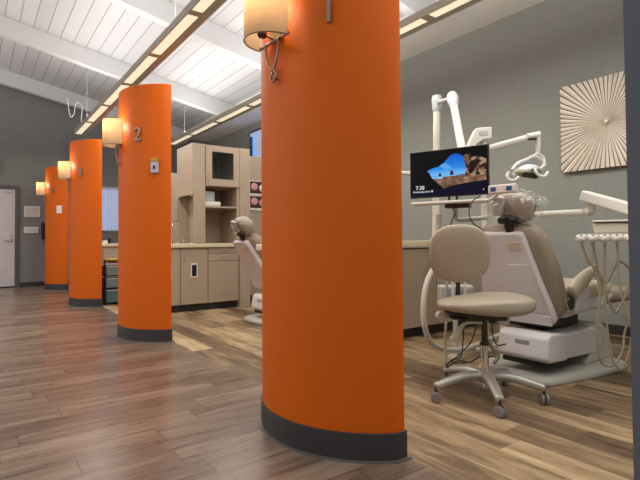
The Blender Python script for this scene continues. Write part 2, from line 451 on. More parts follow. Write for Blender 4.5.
for a in ((2.3, 2.34, 1.26, 2.28), (3.56, 3.6, 1.26, 2.28)): box(bm, a[0], a[1], YF-.04, YF, a[2], a[3])
box(bm, 2.3, 3.6, YF-.05, YF, 2.24, 2.29); box(bm, 2.3, 3.6, YF-.04, YF, 1.23, 1.26)
obj('window_frame', bm, M['white'], w)
bm = BM(); box(bm, 2.34, 3.56, YF-.008, YF-.002, 1.26, 2.24); obj('glass', bm, emis('evening_pane', (120, 150, 200), .5), w)
bm = BM()
for i in range(13): obox(bm, (2.40+i*.092, YF-.03, 1.75), (.088, .004, .97), (0, 0, .25))
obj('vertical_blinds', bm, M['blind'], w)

# ------------------------------------------------------------------ linear light fixtures
def fixture(X, y0, y1, bars, label):
    t = thing('linear_light_fixture', label, 'ceiling light', (X, (y0+y1)/2, 3.05), 'suspended linear light fixtures')
    xl, xr, z = X-.10, X+.10, 3.05
    bm = BM(); box(bm, xl, xl+.012, y0, y1, z-.004, z+.07); box(bm, xl+.012, xr-.08, y0, y1, z+.02, z+.07)
    box(bm, xr-.085, xr-.012, y0, y1, z-.004, z+.012); obj('housing', bm, M['fixt'], t)
    bm = BM(); box(bm, xr-.012, xr, y0-.02, y1+.02, z-.004, z+.07); obj('side_rail', bm, M['white'], t)
    ys = [y0] + sorted(bars) + [y1]
    for i, yb in enumerate(bars):
        bm = BM(); box(bm, xl+.012, xr-.085, yb-.045, yb+.045, z-.008, z+.018); obj('crossbar', bm, M['fixt'], t)
    for a, b in zip(ys, ys[1:]):
        bm = BM(); box(bm, xl+.012, xr-.085, a+.045, b-.045, z-.002, z+.01); obj('lens', bm, M['lens'], t)
        area(t, (X-.03, (a+b)/2, z-.012), .10, b-a-.1, P_DOWN*(b-a)/1.2, (1, .97, .875))
        area(t, (X, (a+b)/2, z+.085), .14, b-a-.1, P_UP*(b-a)/1.2, (1, .98, .93), (PI, 0, 0))
    for y in (y0+.5, (y0+y1)/2, y1-.7):
        bm = BM(); cyl(bm, (X, y, z+.06), (X, y, CEIL(X)), .0025, seg=6); obj('suspension_wire', bm, M['white'], t)
    return t
fixture(1.66, -.6, 10.22, [.54, 1.75, 2.96, 4.17, 5.38, 6.58, 7.79, 9.04], 'suspended linear ceiling light running above the row of orange columns')
fixture(3.475, -.6, 10.22, [.6, 1.81, 3.02, 4.22, 5.40, 6.60, 7.82, 9.04], 'suspended linear ceiling light running above the cabinets and dental chairs')
fixture(-1.4, 2.4, 12.0, [3.6, 4.8, 6.0, 7.2, 8.4, 9.6, 10.8], 'unseen linear ceiling light added over the open corridor to brighten the left side')  # added fill light, out of view, brightens the corridor side
bm = BM(); tube(bm, [(1.48, 10.5, 3.80), (1.50, 10.5, 3.62), (1.54, 10.5, 3.44), (1.60, 10.5, 3.50), (1.62, 10.5, 3.68), (1.68, 10.5, 3.74), (1.74, 10.48, 3.66), (1.72, 10.42, 3.40), (1.70, 10.20, 3.12)], .009, seg=8)
tag(obj('power_cord', bm, M['white'], smooth=True, origin=(1.5, 10.5, 3.86)), 'white looping power cord at the far end of the light above the columns', 'cord')

# ------------------------------------------------------------------ orange columns
YC, XV, RR = Y0+.51, 1.22, .5745
def arc_pt(yr, out=0.):
    dy = yr-YC; x = XV+RR-math.sqrt(RR*RR-dy*dy)
    n = Vector((x-(XV+RR), dy, 0)).normalized()
    return Vector((x, yr, 0))+n*out, n
def col_outline(out=0.):
    n = 40; pts = []
    for i in range(n+1):
        yr = Y0 + 1.02*i/n; p, nn = arc_pt(yr, out); pts.append((p.x, p.y))
    pts[0] = (pts[0][0], Y0-out); pts[-1] = (pts[-1][0], Y0+1.02+out)
    pts += [(X0+out, Y0+1.02+out), (X0+out, Y0-out)]
    return pts
def make_column(k, digit, place):
    t = thing('orange_column', place, 'column', (1.45, YC+SP*k, 0), 'orange columns along the corridor')
    def sh(pts): return [(x, y+SP*k) for x, y in pts]
    bm = BM(); prism(bm, sh(col_outline()), 2, 0, 2.53); obj('column_body', bm, M['orange'], t, bevel=.004)
    bm = BM(); prism(bm, sh(col_outline(.008)), 2, 0, .125); obj('baseboard', bm, M['base'], t, bevel=.003)
    bm = BM(); prism(bm, sh(col_outline(.022)), 2, 0, .008); obj('floor_trim', bm, M['trim'], t)
    p, n = arc_pt(1.745, .012)
    y = Vector((0, 0, 1)); x = y.cross(n)
    mt = Matrix(((x.x, y.x, n.x, p.x), (x.y, y.y, n.y, p.y+SP*k), (x.z, y.z, n.z, 2.03), (0, 0, 0, 1)))
    o = obj('number', text_bm(digit, .19, .008, mt), M['bronze'], t, doubles=False)
    return t
make_column(0, '1', 'tall curved orange column nearest the camera, bearing the number 1')
make_column(1, '2', 'curved orange column bearing the number 2 and a small silver dispenser')
make_column(2, '3', 'third curved orange column back, bearing the number 3')
make_column(3, '4', 'farthest curved orange column, in front of the back wall, bearing the number 4')

# sconces
def make_sconce():
    p0, n = arc_pt(2.05, 0.)
    tq = Vector((-n.y, n.x, 0))            # along the surface
    t = thing('wall_sconce', '', 'lamp', (p0.x, p0.y, 1.94), 'half drum sconces on the orange columns')
    def P(a, b, z): return p0 + n*a + tq*b + Vector((0, 0, z))
    R, D, Z0, Z1 = .13, .15, 1.955, 2.215
    bm = BM(); N = 28; ring = {}
    for kk, (z, sc) in enumerate(((Z0, 1), (Z1, 1), (Z1, .97), (Z0, .97))):
        ring[kk] = [bm.verts.new(P(.02+D*sc*math.sin(PI*i/N), R*sc*math.cos(PI*i/N), z)) for i in range(N+1)]
    for kk in range(4):
        a, b = ring[kk], ring[(kk+1) % 4]
        for i in range(N): bm.faces.new((a[i], a[i+1], b[i+1], b[i]))
    obj('lamp_shade', bm, M['shade'], t, smooth=False)
    for z in (Z0, Z1):
        bm = BM(); tube(bm, [P(.02+D*math.sin(PI*i/16), R*math.cos(PI*i/16), z) for i in range(17)], .0035, seg=6, smooth=False)
        obj('shade_rim', bm, M['bronze'], t)
    bm = BM(); v = []
    tube(bm, [P(.02, -R, Z0+.01), P(.02, R, Z0+.01)], .008, seg=6, smooth=False, mi=0)
    tube(bm, [P(.02, 0, Z0+.02), P(.085, 0, Z0+.03)], .006, seg=6, smooth=False)
    obj('crossbar', bm, M['bronze'], t)
    bm = BM(); a = P(.085, 0, Z0+.015); lathe(bm, a, [(.0, 0), (.02, 0), (.024, .01), (.018, .05), (.0, .05)], seg=16); obj('lamp_socket', bm, M['dkmetal'], t)
    bm = BM(); lathe(bm, P(.085, 0, Z0+.065), [(.0, 0), (.016, .0), (.028, .04), (.026, .065), (.0, .085)], seg=16); obj('light_bulb', bm, M['bulb'], t, smooth=True)
    bm = BM(); box_pts = [(P(.0, -.05, 0).x, P(.0, -.05, 0).y), (P(.015, -.05, 0).x, P(.015, -.05, 0).y), (P(.015, .05, 0).x, P(.015, .05, 0).y), (P(.0, .05, 0).x, P(.0, .05, 0).y)]
    prism(bm, box_pts, 2, Z0+.02, Z1-.03); obj('back_plate', bm, M['bronze'], t)
    # wishbone bracket ending in a small scroll
    bm = BM()
    for s in (-1, 1): tube(bm, [P(.03, s*.055, Z0+.01), P(.03, s*.055, Z0-.05), P(.028, s*.03, Z0-.11), P(.025, 0, Z0-.135)], .006, seg=8)
    obj('bracket', bm, M['bronze'], t, smooth=True)
    bm = BM(); c = P(.025, 0, Z0-.175)
    tube(bm, [c + Vector((0, 0, .045)), c + tq*.02+Vector((0, 0, .03)), c+tq*.024, c+Vector((0, 0, -.02)), c-tq*.02, c-tq*.014+Vector((0, 0, .022)), c+tq*.004+Vector((0, 0, .024))], .006, seg=8)
    cyl(bm, c-n*.03, c, .006, seg=8)
    obj('scroll', bm, M['bronze'], t, smooth=True)
    bm = BM(); cyl(bm, P(.075, 0, Z0-.1), P(.075, 0, Z0+.02), .0012, seg=5); obj('pull_chain', bm, M['bronze'], t)
    l = bpy.data.lights.new('sconce_light', 'POINT'); l.energy = P_SCONCE; l.color = (1, .80, .56); l.shadow_soft_size = .03
    o = bpy.data.objects.new('sconce_light', l); C.objects.link(o); o.parent = t; o.location = P(.10, 0, Z1-.045)-wloc(t)
    return t
s0 = make_sconce(); s0['label'] = 'warm lit half drum wall sconce on the nearest orange column, numbered 1'
dup(s0, (0, SP, 0), 'warm lit half drum wall sconce on the orange column numbered 2')
dup(s0, (0, 2*SP, 0), 'warm lit half drum wall sconce on the orange column numbered 3')
dup(s0, (0, 3*SP, 0), 'warm lit half drum wall sconce on the farthest orange column')

def on_arc(yr, k, z, w, h, dpt, out=0.):
    p, n = arc_pt(yr, out); t = Vector((-n.y, n.x, 0)); y = SP*k
    bm = BM(); a, b = p-t*w/2, p+t*w/2; q, r = b+n*dpt, a+n*dpt
    prism(bm, [(v.x, v.y+y) for v in (a, b, q, r)], 2, z-h/2, z+h/2); return bm, p+Vector((0, y, 0))
YD = 1.615
bm, p = on_arc(YD, 1, 1.70, .075, .11, .03); t = thing('wipe_dispenser', 'small silver dispenser with a yellow top mounted on the orange column numbered 2', 'dispenser', (p.x, p.y, 1.64))
obj('dispenser_body', bm, M['silver'], t, bevel=.006)
bm, _ = on_arc(YD, 1, 1.775, .07, .035, .028); obj('cap', bm, M['yellow'], t, bevel=.004)
bm, _ = on_arc(YD, 1, 1.70, .02, .035, .004, .031); obj('indicator', bm, M['black'], t)
bm, p = on_arc(1.63, 3, 1.64, .11, .16, .012); t = thing('switch_plate', 'white wall switch plate on the farthest orange column', 'light switch', (p.x, p.y, 1.56))
obj('plate', bm, M['dwhite'], t, bevel=.003)
bm, _ = on_arc(1.63, 3, 1.64, .035, .07, .006, .013); obj('rocker', bm, M['paper'], t)

# far wall notices, phone, alarm box
def frame_sign(x0, x1, z0, z1, label, lines):
    t = thing('wall_sign', label, 'sign', ((x0+x1)/2, YF, z0))
    bm = BM(); box(bm, x0, x1, YF-.02, YF-.001, z0, z1); obj('sign_frame', bm, M['dwhite'], t, bevel=.003)
    bm = BM(); box(bm, x0+.03, x1-.03, YF-.023, YF-.02, z0+.03, z1-.03); obj('sign_face', bm, lines, t)
mm = mat('notice_print', (205, 203, 200), .6, var=.2, scale=60, stretch=(.3, 1, 3))
frame_sign(.91, 1.22, 1.54, 1.78, 'upper white framed notice on the back wall beside the door', mm)
frame_sign(.91, 1.19, 1.18, 1.32, 'lower small white framed notice on the back wall beside the door', mm)
t = thing('wall_phone', 'black wall telephone hanging at the left edge of the farthest orange column', 'telephone', (1.28, YF, 1.02))
bm = BM(); box(bm, 1.24, 1.36, YF-.05, YF-.001, 1.05, 1.42); obj('phone_body', bm, M['black'], t, bevel=.01)
bm = BM(); tube(bm, [(1.27, YF-.09, 1.40), (1.27, YF-.11, 1.24), (1.27, YF-.09, 1.08)], [.026, .018, .026]); obj('handset', bm, M['rubber'], t, smooth=True)
bm = BM(); tube(bm, [(1.27, YF-.09, 1.08), (1.28, YF-.08, .98), (1.33, YF-.06, .96), (1.33, YF-.04, 1.05)], .006, seg=6); obj('phone_cord', bm, M['rubber'], t, smooth=True)
t = thing('alarm_box', 'small cream alarm box high on the back wall above the door', 'alarm', (.38, YF, 2.5))
bm = BM(); box(bm, .33, .455, YF-.04, YF-.001, 2.48, 2.76); obj('alarm_body', bm, M['cream'], t, bevel=.006)
bm = BM(); box(bm, .36, .43, YF-.045, YF-.038, 2.56, 2.66); obj('alarm_lens', bm, M['paper'], t)

# ------------------------------------------------------------------ divider cabinets (three bays)
def handle(bm, x, y, z, horiz=True, L=.1):
    a = (L/2, 0) if horiz else (0, L/2)
    tube(bm, [(x-a[0], y, z-a[1]), (x-a[0]*.9, y-.028, z-a[1]*.9), (x, y-.034, z), (x+a[0]*.9, y-.028, z+a[1]*.9), (x+a[0], y, z+a[1])], .005, seg=8)
YB = 3.36          # face plane of the bay 1 low cabinets
def low_cab(x0, x1, yf, yb, kind, label, n):
    t = thing('base_cabinet', label, 'cabinet', ((x0+x1)/2, (yf+yb)/2, 0), 'taupe base cabinets')
    bm = BM(); box(bm, x0, x1, yf+.02, yb, .1, .885); obj('cabinet_body', bm, M['lam'], t)
    bm = BM(); box(bm, x0, x1, yf+.07, yb-.01, 0, .1); obj('toe_kick', bm, M['toe'], t)
    g = .004
    if kind == 'door':
        bm = BM(); box(bm, x0+g, x1-g, yf, yf+.018, .105, .88); d = obj('door', bm, M['lam'], t, bevel=.002)
        if x1-x0 > .3:
            bm = BM(); handle(bm, x0+.05, yf, .77, False, .13); obj('handle', bm, M['steel'], d, smooth=True)
            xc = (x0+x1)/2-.005
            bm = BM(); box(bm, xc-.05, xc+.05, yf-.008, yf, .47, .67)
            o = obj('waste_slot_frame', bm, M['dwhite'], d, bevel=.004)
            bm = BM(); box(bm, xc-.034, xc+.034, yf-.011, yf-.007, .492, .648); obj('waste_slot', bm, M['black'], d)
    elif kind == 'drawers':
        for z0, z1 in ((.805, .88), (.695, .797)):
            bm = BM(); box(bm, x0+g, x1-g, yf, yf+.018, z0, z1); d = obj('drawer', bm, M['lam'], t, bevel=.002)
            bm = BM(); handle(bm, (x0+x1)/2+.02, yf, (z0+z1)/2+.015, True, .13); obj('handle', bm, M['steel'], d, smooth=True)
        bm = BM(); box(bm, x0+g, x1-g, yf, yf+.018, .105, .687); obj('door', bm, M['lam'], t, bevel=.002)
    else:
        bm = BM(); box(bm, x0+g/2, x1-g/2, yf, yf+.018, .105, .88); obj('front_panel', bm, M['lam'], t, bevel=.002)
    return t
def hutch(k, label):
    yf, yb = 3.325+SP*k, 3.94+SP*k
    t = thing('hutch_cabinet', label, 'cabinet', (2.9, yb-.3, .945), 'tall taupe hutch cabinets')
    z0, z1 = .945, 2.35
    bm = BM()
    prism(bm, [(yf, 1.64), (yf+.03, 1.60), (yf+.08, 1.63), (yb-.08, 1.63), (yb-.03, 1.60), (yb, 1.64), (yb, z1), (yf, z1)], 0, 2.47, 2.49)   # scalloped side
    obj('side_panel', bm, M['lam'], t)
    bm = BM(); box(bm, 2.49, 2.66, yf, yf+.02, z0, z1); box(bm, 2.64, 2.66, yf+.02, yb, z0, z1); obj('stile', bm, M['lam'], t, bevel=.002)
    bm = BM(); box(bm, 2.49, 3.15, yb-.03, yb, z0, z1); obj('back_panel', bm, M['lamin'], t)
    bm = BM(); box(bm, 3.15, 3.195, yf+.01, yb, z0, z1); obj('side_panel', bm, M['lam'], t)
    bm = BM(); box(bm, 2.49, 3.15, yf+.02, yb-.03, z1-.02, z1); obj('top_panel', bm, M['lam'], t)
    for z in (1.455, 1.755):
        bm = BM(); box(bm, 2.66, 3.15, yf+.01, yb-.03, z, z+.022); obj('shelf', bm, M['lam'], t)
    bm = BM(); box(bm, 2.66, 3.15, yf+.06, yb-.03, 2.02, 2.028); obj('glass_shelf', bm, M['glass'], t)
    # glass door
    fx0, fx1, fz0, fz1 = 2.665, 3.185, 1.765, 2.335
    gx0, gx1, gz0, gz1 = 2.755, 3.09, 1.865, 2.255
    bm = BM()
    box(bm, fx0, gx0, yf-.018, yf, fz0, fz1); box(bm, gx1, fx1, yf-.018, yf, fz0, fz1); box(bm, gx0, gx1, yf-.018, yf, fz0, gz0); box(bm, gx0, gx1, yf-.018, yf, gz1, fz1)
    d = obj('door', bm, M['lam'], t)
    bm = BM(); box(bm, gx0, gx1, yf-.010, yf-.006, gz0, gz1); obj('glass_pane', bm, M['glass'], d)
    bm = BM(); handle(bm, fx0+.035, yf-.018, 1.87, False, .11); obj('handle', bm, M['steel'], d, smooth=True)
    return t
def tall_panel(k, label):
    yf, yb = 3.32+SP*k, 3.94+SP*k
    bm = BM(); box(bm, 3.197, 3.36, yf, yb, 0, 2.35)
    return tag(obj('end_panel', bm, M['lam'], origin=(3.28, yb, 0), bevel=.003), label, 'panel', 'tall end panels of the cabinet rows')
def worktop(x0, x1, k, label):
    yf, yb = 3.325+SP*k, 3.97+SP*k
    bm = BM(); box(bm, x0, x1, yf, yb, .888, .943)
    return tag(obj('worktop', bm, M['top'], origin=((x0+x1)/2, yb, .888), bevel=.008), label, 'worktop', 'cream worktops')

# bay 2 row (seen between columns 1 and 2)
y1 = YB+SP
low_cab(1.98, 2.31, y1, y1+.57, 'door', 'narrow taupe base cabinet at the left end under the cream worktop beside column 2', 1)
low_cab(2.314, 2.71, y1, y1+.57, 'door', 'taupe base cabinet whose door has a black waste slot in a white frame', 1)
low_cab(2.714, 3.192, y1, y1+.57, 'drawers', 'taupe base cabinet with two thin drawers over a door, beside the tall end panel', 1)
worktop(1.93, 3.195, 1, 'cream worktop under the glass-doored hutch cabinet')
hutch(1, 'tall taupe hutch cabinet with a glass upper door, seen between columns 1 and 2')
tall_panel(1, 'tall taupe end panel right of the glass-doored hutch, behind the far dental chair')
bm = BM(); box(bm, 3.362, XW, 6.98, 7.06, .1, 2.35)
t = thing('partition', 'taupe partition with tooth pictures on it, right of the glass-doored hutch', 'partition', (4.3, 7.02, 0))
obj('partition_panel', bm, M['lam'], t)
bm = BM(); box(bm, 3.362, XW-.014, 6.97, 7.06, 0, .1); obj('baseboard', bm, M['base'], t)
# bay 1 row (mostly behind column 1)
low_cab(2.17, 2.45, YB, YB+.57, 'panel', 'taupe base cabinet peeking out left of the nearest column, behind the far dental chair', 0)
low_cab(2.454, 3.192, YB, YB+.57, 'panel', 'taupe base cabinet hidden behind the nearest orange column', 0)
worktop(2.12, 3.195, 0, 'cream worktop end just left of the nearest orange column')
hutch(0, 'tall taupe hutch cabinet standing behind the nearest orange column')
tall_panel(0, 'tall taupe end panel seen as a sliver at the right edge of the nearest column')
xs = [3.365, 3.90, 4.42, 4.93, XW-.015]
names = ['plain taupe base cabinet immediately right of the nearest orange column', 'plain taupe base cabinet behind the white vacuum hose and stool backrest', 'plain taupe base cabinet behind the near dental chair headrest', 'plain taupe base cabinet in the corner by the grey wall']
for i in range(4): low_cab(xs[i], xs[i+1]-.004, YB, YB+.5, 'panel', names[i], 0)
bm = BM(); box(bm, 3.365, XW-.015, 3.33, 3.88, .91, .965)
tag(obj('worktop', bm, M['top'], origin=(4.3, 3.6, .91), bevel=.006), 'cream worktop running right from the nearest column behind the stool', 'worktop', 'cream worktops')
# bay 3 row
y3 = YB+2*SP
low_cab(1.98, 2.31, y3, y3+.57, 'panel', 'taupe base cabinet behind the black bin cart, seen between columns 2 and 3', 2)
low_cab(2.314, 3.192, y3, y3+.57, 'drawers', 'taupe base cabinet hidden behind column 2', 2)
worktop(1.93, 3.195, 2, 'cream worktop above the black bin cart between columns 2 and 3')
hutch(2, 'farthest tall taupe hutch cabinet, its edge showing right of column 2')
tall_panel(2, 'farthest tall taupe end panel, just right of column 2')

# things in and on the bay 2 hutch
yb = YB+SP
def bottle(x, y, z, h, r, mt, label):
    t = thing('bottle', label, 'bottle', (x, y, z), 'bottles behind the cabinet glass')
    bm = BM(); lathe(bm, (x, y, z), [(r, 0), (r, h*.65), (r*.45, h*.8), (r*.45, h*.86)], seg=16); obj('bottle_body', bm, mt, t, smooth=False)
    bm = BM(); lathe(bm, (x, y, z+h*.86), [(r*.55, 0), (r*.55, h*.14)], seg=14); obj('cap', bm, M['black'], t)
bottle(2.80, yb+.25, 1.778, .2, .035, M['dkmetal'], 'dark bottle at the left on the lower shelf behind the cabinet glass')
bottle(2.93, yb+.28, 2.03, .18, .05, M['black'], 'black rounded bottle on the glass shelf behind the cabinet glass')
bottle(3.03, yb+.25, 1.778, .12, .04, M['bin'], 'low grey bottle at the right on the lower shelf behind the cabinet glass')
for i, x in enumerate((2.77, 2.83)):
    bm = BM(); lathe(bm, (x, yb+.12, 2.03), [(.02, 0), (.028, .01), (.03, .09), (.0, .09)], seg=14)
    tag(obj('drinking_glass', bm, M['glass'], origin=(x, yb+.12, 2.03)), ['left', 'right'][i]+' one of two small clear glasses behind the cabinet glass', 'glass', 'glasses behind the cabinet glass')
t = thing('tabletop_printer', 'small white and grey device on the open shelf of the hutch cabinet', 'device', (2.80, yb+.2, 1.479))
bm = BM(); box(bm, 2.68, 2.92, yb+.02, yb+.3, 1.479, 1.545); obj('device_base', bm, M['dwhite'], t, bevel=.012)
bm = BM(); box(bm, 2.70, 2.86, yb+.1, yb+.26, 1.545, 1.70); obj('device_screen', bm, M['bgrey'], t, bevel=.01)
t = thing('faucet', 'chrome gooseneck faucet standing on the worktop left of the hutch', 'faucet', (2.3, yb+.42, .943))
bm = BM(); tube(bm, [(2.43, yb+.42, .943), (2.43, yb+.42, 1.12), (2.42, yb+.4, 1.24), (2.36, yb+.34, 1.27), (2.31, yb+.28, 1.23), (2.30, yb+.27, 1.17)], .009, seg=10); obj('spout', bm, M['chrome'], t, smooth=True)
bm = BM(); lathe(bm, (2.43, yb+.42, .943), [(.028, 0), (.025, .02), (.012, .03)], seg=16); obj('spout_base', bm, M['chrome'], t)
for s in (-.09, .09):
    bm = BM(); lathe(bm, (2.43+s, yb+.42, .943), [(.018, 0), (.014, .05), (.02, .055), (.02, .07)], seg=12); obj('tap_handle', bm, M['chrome'], t)
for i, (x, h) in enumerate(((2.24, .42), (2.33, .50))):
    t = thing('cup_dispenser', ['shorter white cup tube at the left, by column 2', 'taller white cup tube between the shorter tube and the faucet'][i], 'dispenser', (x, yb+.55, .943), 'white cup dispensers')
    bm = BM(); lathe(bm, (x, yb+.52, .943), [(.03, 0), (.036, .02), (.036, h), (.03, h+.02), (0, h+.02)], seg=18); obj('cup_tube', bm, M['dwhite'], t)
    bm = BM(); lathe(bm, (x, yb+.52, .943+h*.5), [(.039, 0), (.039, .03)], seg=18); obj('band', bm, M['lgrey'], t)
    bm = BM(); lathe(bm, (x, yb+.52, .943+h+.02), [(.02, 0), (.034, .012), (.036, .03), (0, .035)], seg=18); obj('cap', bm, M['paper'], t)
# tooth pictures
for i, (z0, z1) in enumerate(((1.745, 1.94), (1.51, 1.70))):
    t = thing('tooth_picture', ['upper', 'lower'][i]+' framed strip of pink tooth pictures on the taupe partition', 'picture', (3.85, 6.98, z0), 'framed tooth pictures')
    bm = BM(); box(bm, 3.60, 4.25, 6.962, 6.979, z0-.04, z1+.01); obj('frame', bm, M['dwhite'], t)
    bm = BM(); box(bm, 3.625, 4.225, 6.958, 6.962, z0, z1); obj('picture', bm, M['xdark'], t)
    for j in range(4):
        bm = BM(); lathe(bm, (3.70+j*.15, 6.958, (z0+z1)/2+.01*(-1)**j), [(.062, 0), (.055, .006), (.02, .01), (0, .01)], seg=18, axis=(0, -1, 0))
        obj('tooth_view', bm, M['paper'] if (i == 0 and j == 1) else M['pink'], t)
        bm = BM(); lathe(bm, (3.72+j*.15, 6.949, (z0+z1)/2), [(.026, 0), (.02, .003), (0, .003)], seg=14, axis=(0, -1, 0))
        obj('tooth_centre', bm, M['xdark'] if (i == 0 and j == 1) else M['pink'], t)

# bin cart and small things between columns 2 and 3
t = thing('bin_cart', 'black framed cart with three smoky bins between columns 2 and 3', 'cart', (1.9, 8.2, 0))
cx0, cx1, cy0, cy1 = 1.66, 2.02, 8.02, 8.40
bm = BM()
for x in (cx0, cx1):
    for y in (cy0, cy1): cyl(bm, (x, y, .0), (x, y, .70), .013, seg=8)
for z in (.03, .26, .45, .66): box(bm, cx0, cx1, cy0, cy1, z-.012, z)
obj('cart_frame', bm, M['black'], t)
for z, h, c in ((.03, .2, 'teal'), (.26, .15, 'bin'), (.45, .15, 'bin')):
    bm = BM(); box(bm, cx0+.02, cx1-.02, cy0-.015, cy1-.02, z+.002, z+h); d = obj('storage_bin', bm, M[c], t, bevel=.01)
    bm = BM(); box(bm, cx0+.02, cx1-.02, cy0-.024, cy0-.014, z+h-.015, z+h); obj('bin_lip', bm, M['lgrey'], d)
bm = BM(); superell(bm, (1.80, 8.16, .69), (.1, .08, .028), .8, .9)
tag(obj('yellow_cloth', bm, M['yellow'], smooth=True, origin=(1.8, 8.16, .66)), 'crumpled yellow cloth lying on top of the black bin cart', 'cloth')
bm = BM(); lathe(bm, (2.1, 9.78, .943), [(.03, 0), (.035, .1), (.02, .13), (0, .13)], seg=14)
tag(obj('soap_bottle', bm, M['dkmetal'], origin=(2.1, 9.78, .943)), 'small dark bottle on the worktop above the bin cart', 'bottle')
bm = BM(); box(bm, 1.98, 2.06, 9.7, 9.8, .943, 1.0)
tag(obj('tissue_box', bm, M['dwhite'], origin=(2.02, 9.75, .943), bevel=.006), 'small white box on the worktop above the bin cart', 'box')

# ------------------------------------------------------------------ sunburst art
AX, AY, AZ, AH = XW-.055, 2.26, 2.165, .468
t = thing('sunburst_panel', 'large square carved sunburst art panel on the grey wall', 'artwork', (XW, AY, AZ-AH))
bm = BM(); box(bm, AX, XW-.001, AY-AH, AY+AH, AZ-AH, AZ+AH); obj('backing_board', bm, M['artd'], t)
bm = BM(); N = 60
def edge(a):
    c, s = math.cos(a), math.sin(a); k = AH/max(abs(c), abs(s)); return c*k, s*k
r_ = random.Random(3)
for i in range(N):
    a = 2*PI*i/N; h = PI/N
    fr = .82 if i % 2 == 0 else .70
    r0 = .01 if i % 2 == 0 else .03
    ea, eb, em = edge(a-h*fr), edge(a+h*fr), edge(a)
    zz = -.016-.004*r_.random()
    ring = []
    for rr in (r0, 1.0):
        p = [(rr*ea[0], rr*ea[1], 0), (rr*em[0], rr*em[1], zz*(rr*.7+.3)), (rr*eb[0], rr*eb[1], 0)]
        ring.append([bm.verts.new((AX+q[2], AY+q[0], AZ+q[1])) for q in p])
    a0, b0 = ring
    bm.faces.new((a0[0], a0[1], b0[1], b0[0])); bm.faces.new((a0[1], a0[2], b0[2], b0[1]))
    bm.faces.new((b0[0], b0[1], b0[2])); bm.faces.new((a0[2], a0[1], a0[0])); bm.faces.new((a0[0], b0[0], b0[2], a0[2]))
obj('carved_rays', bm, M['artw'], t, doubles=False)
bm = BM(); lathe(bm, (AX-.018, AY, AZ), [(.02, 0), (.012, .003), (0, .004)], seg=16, axis=(-1, 0, 0)); obj('centre_boss', bm, M['artw'], t)

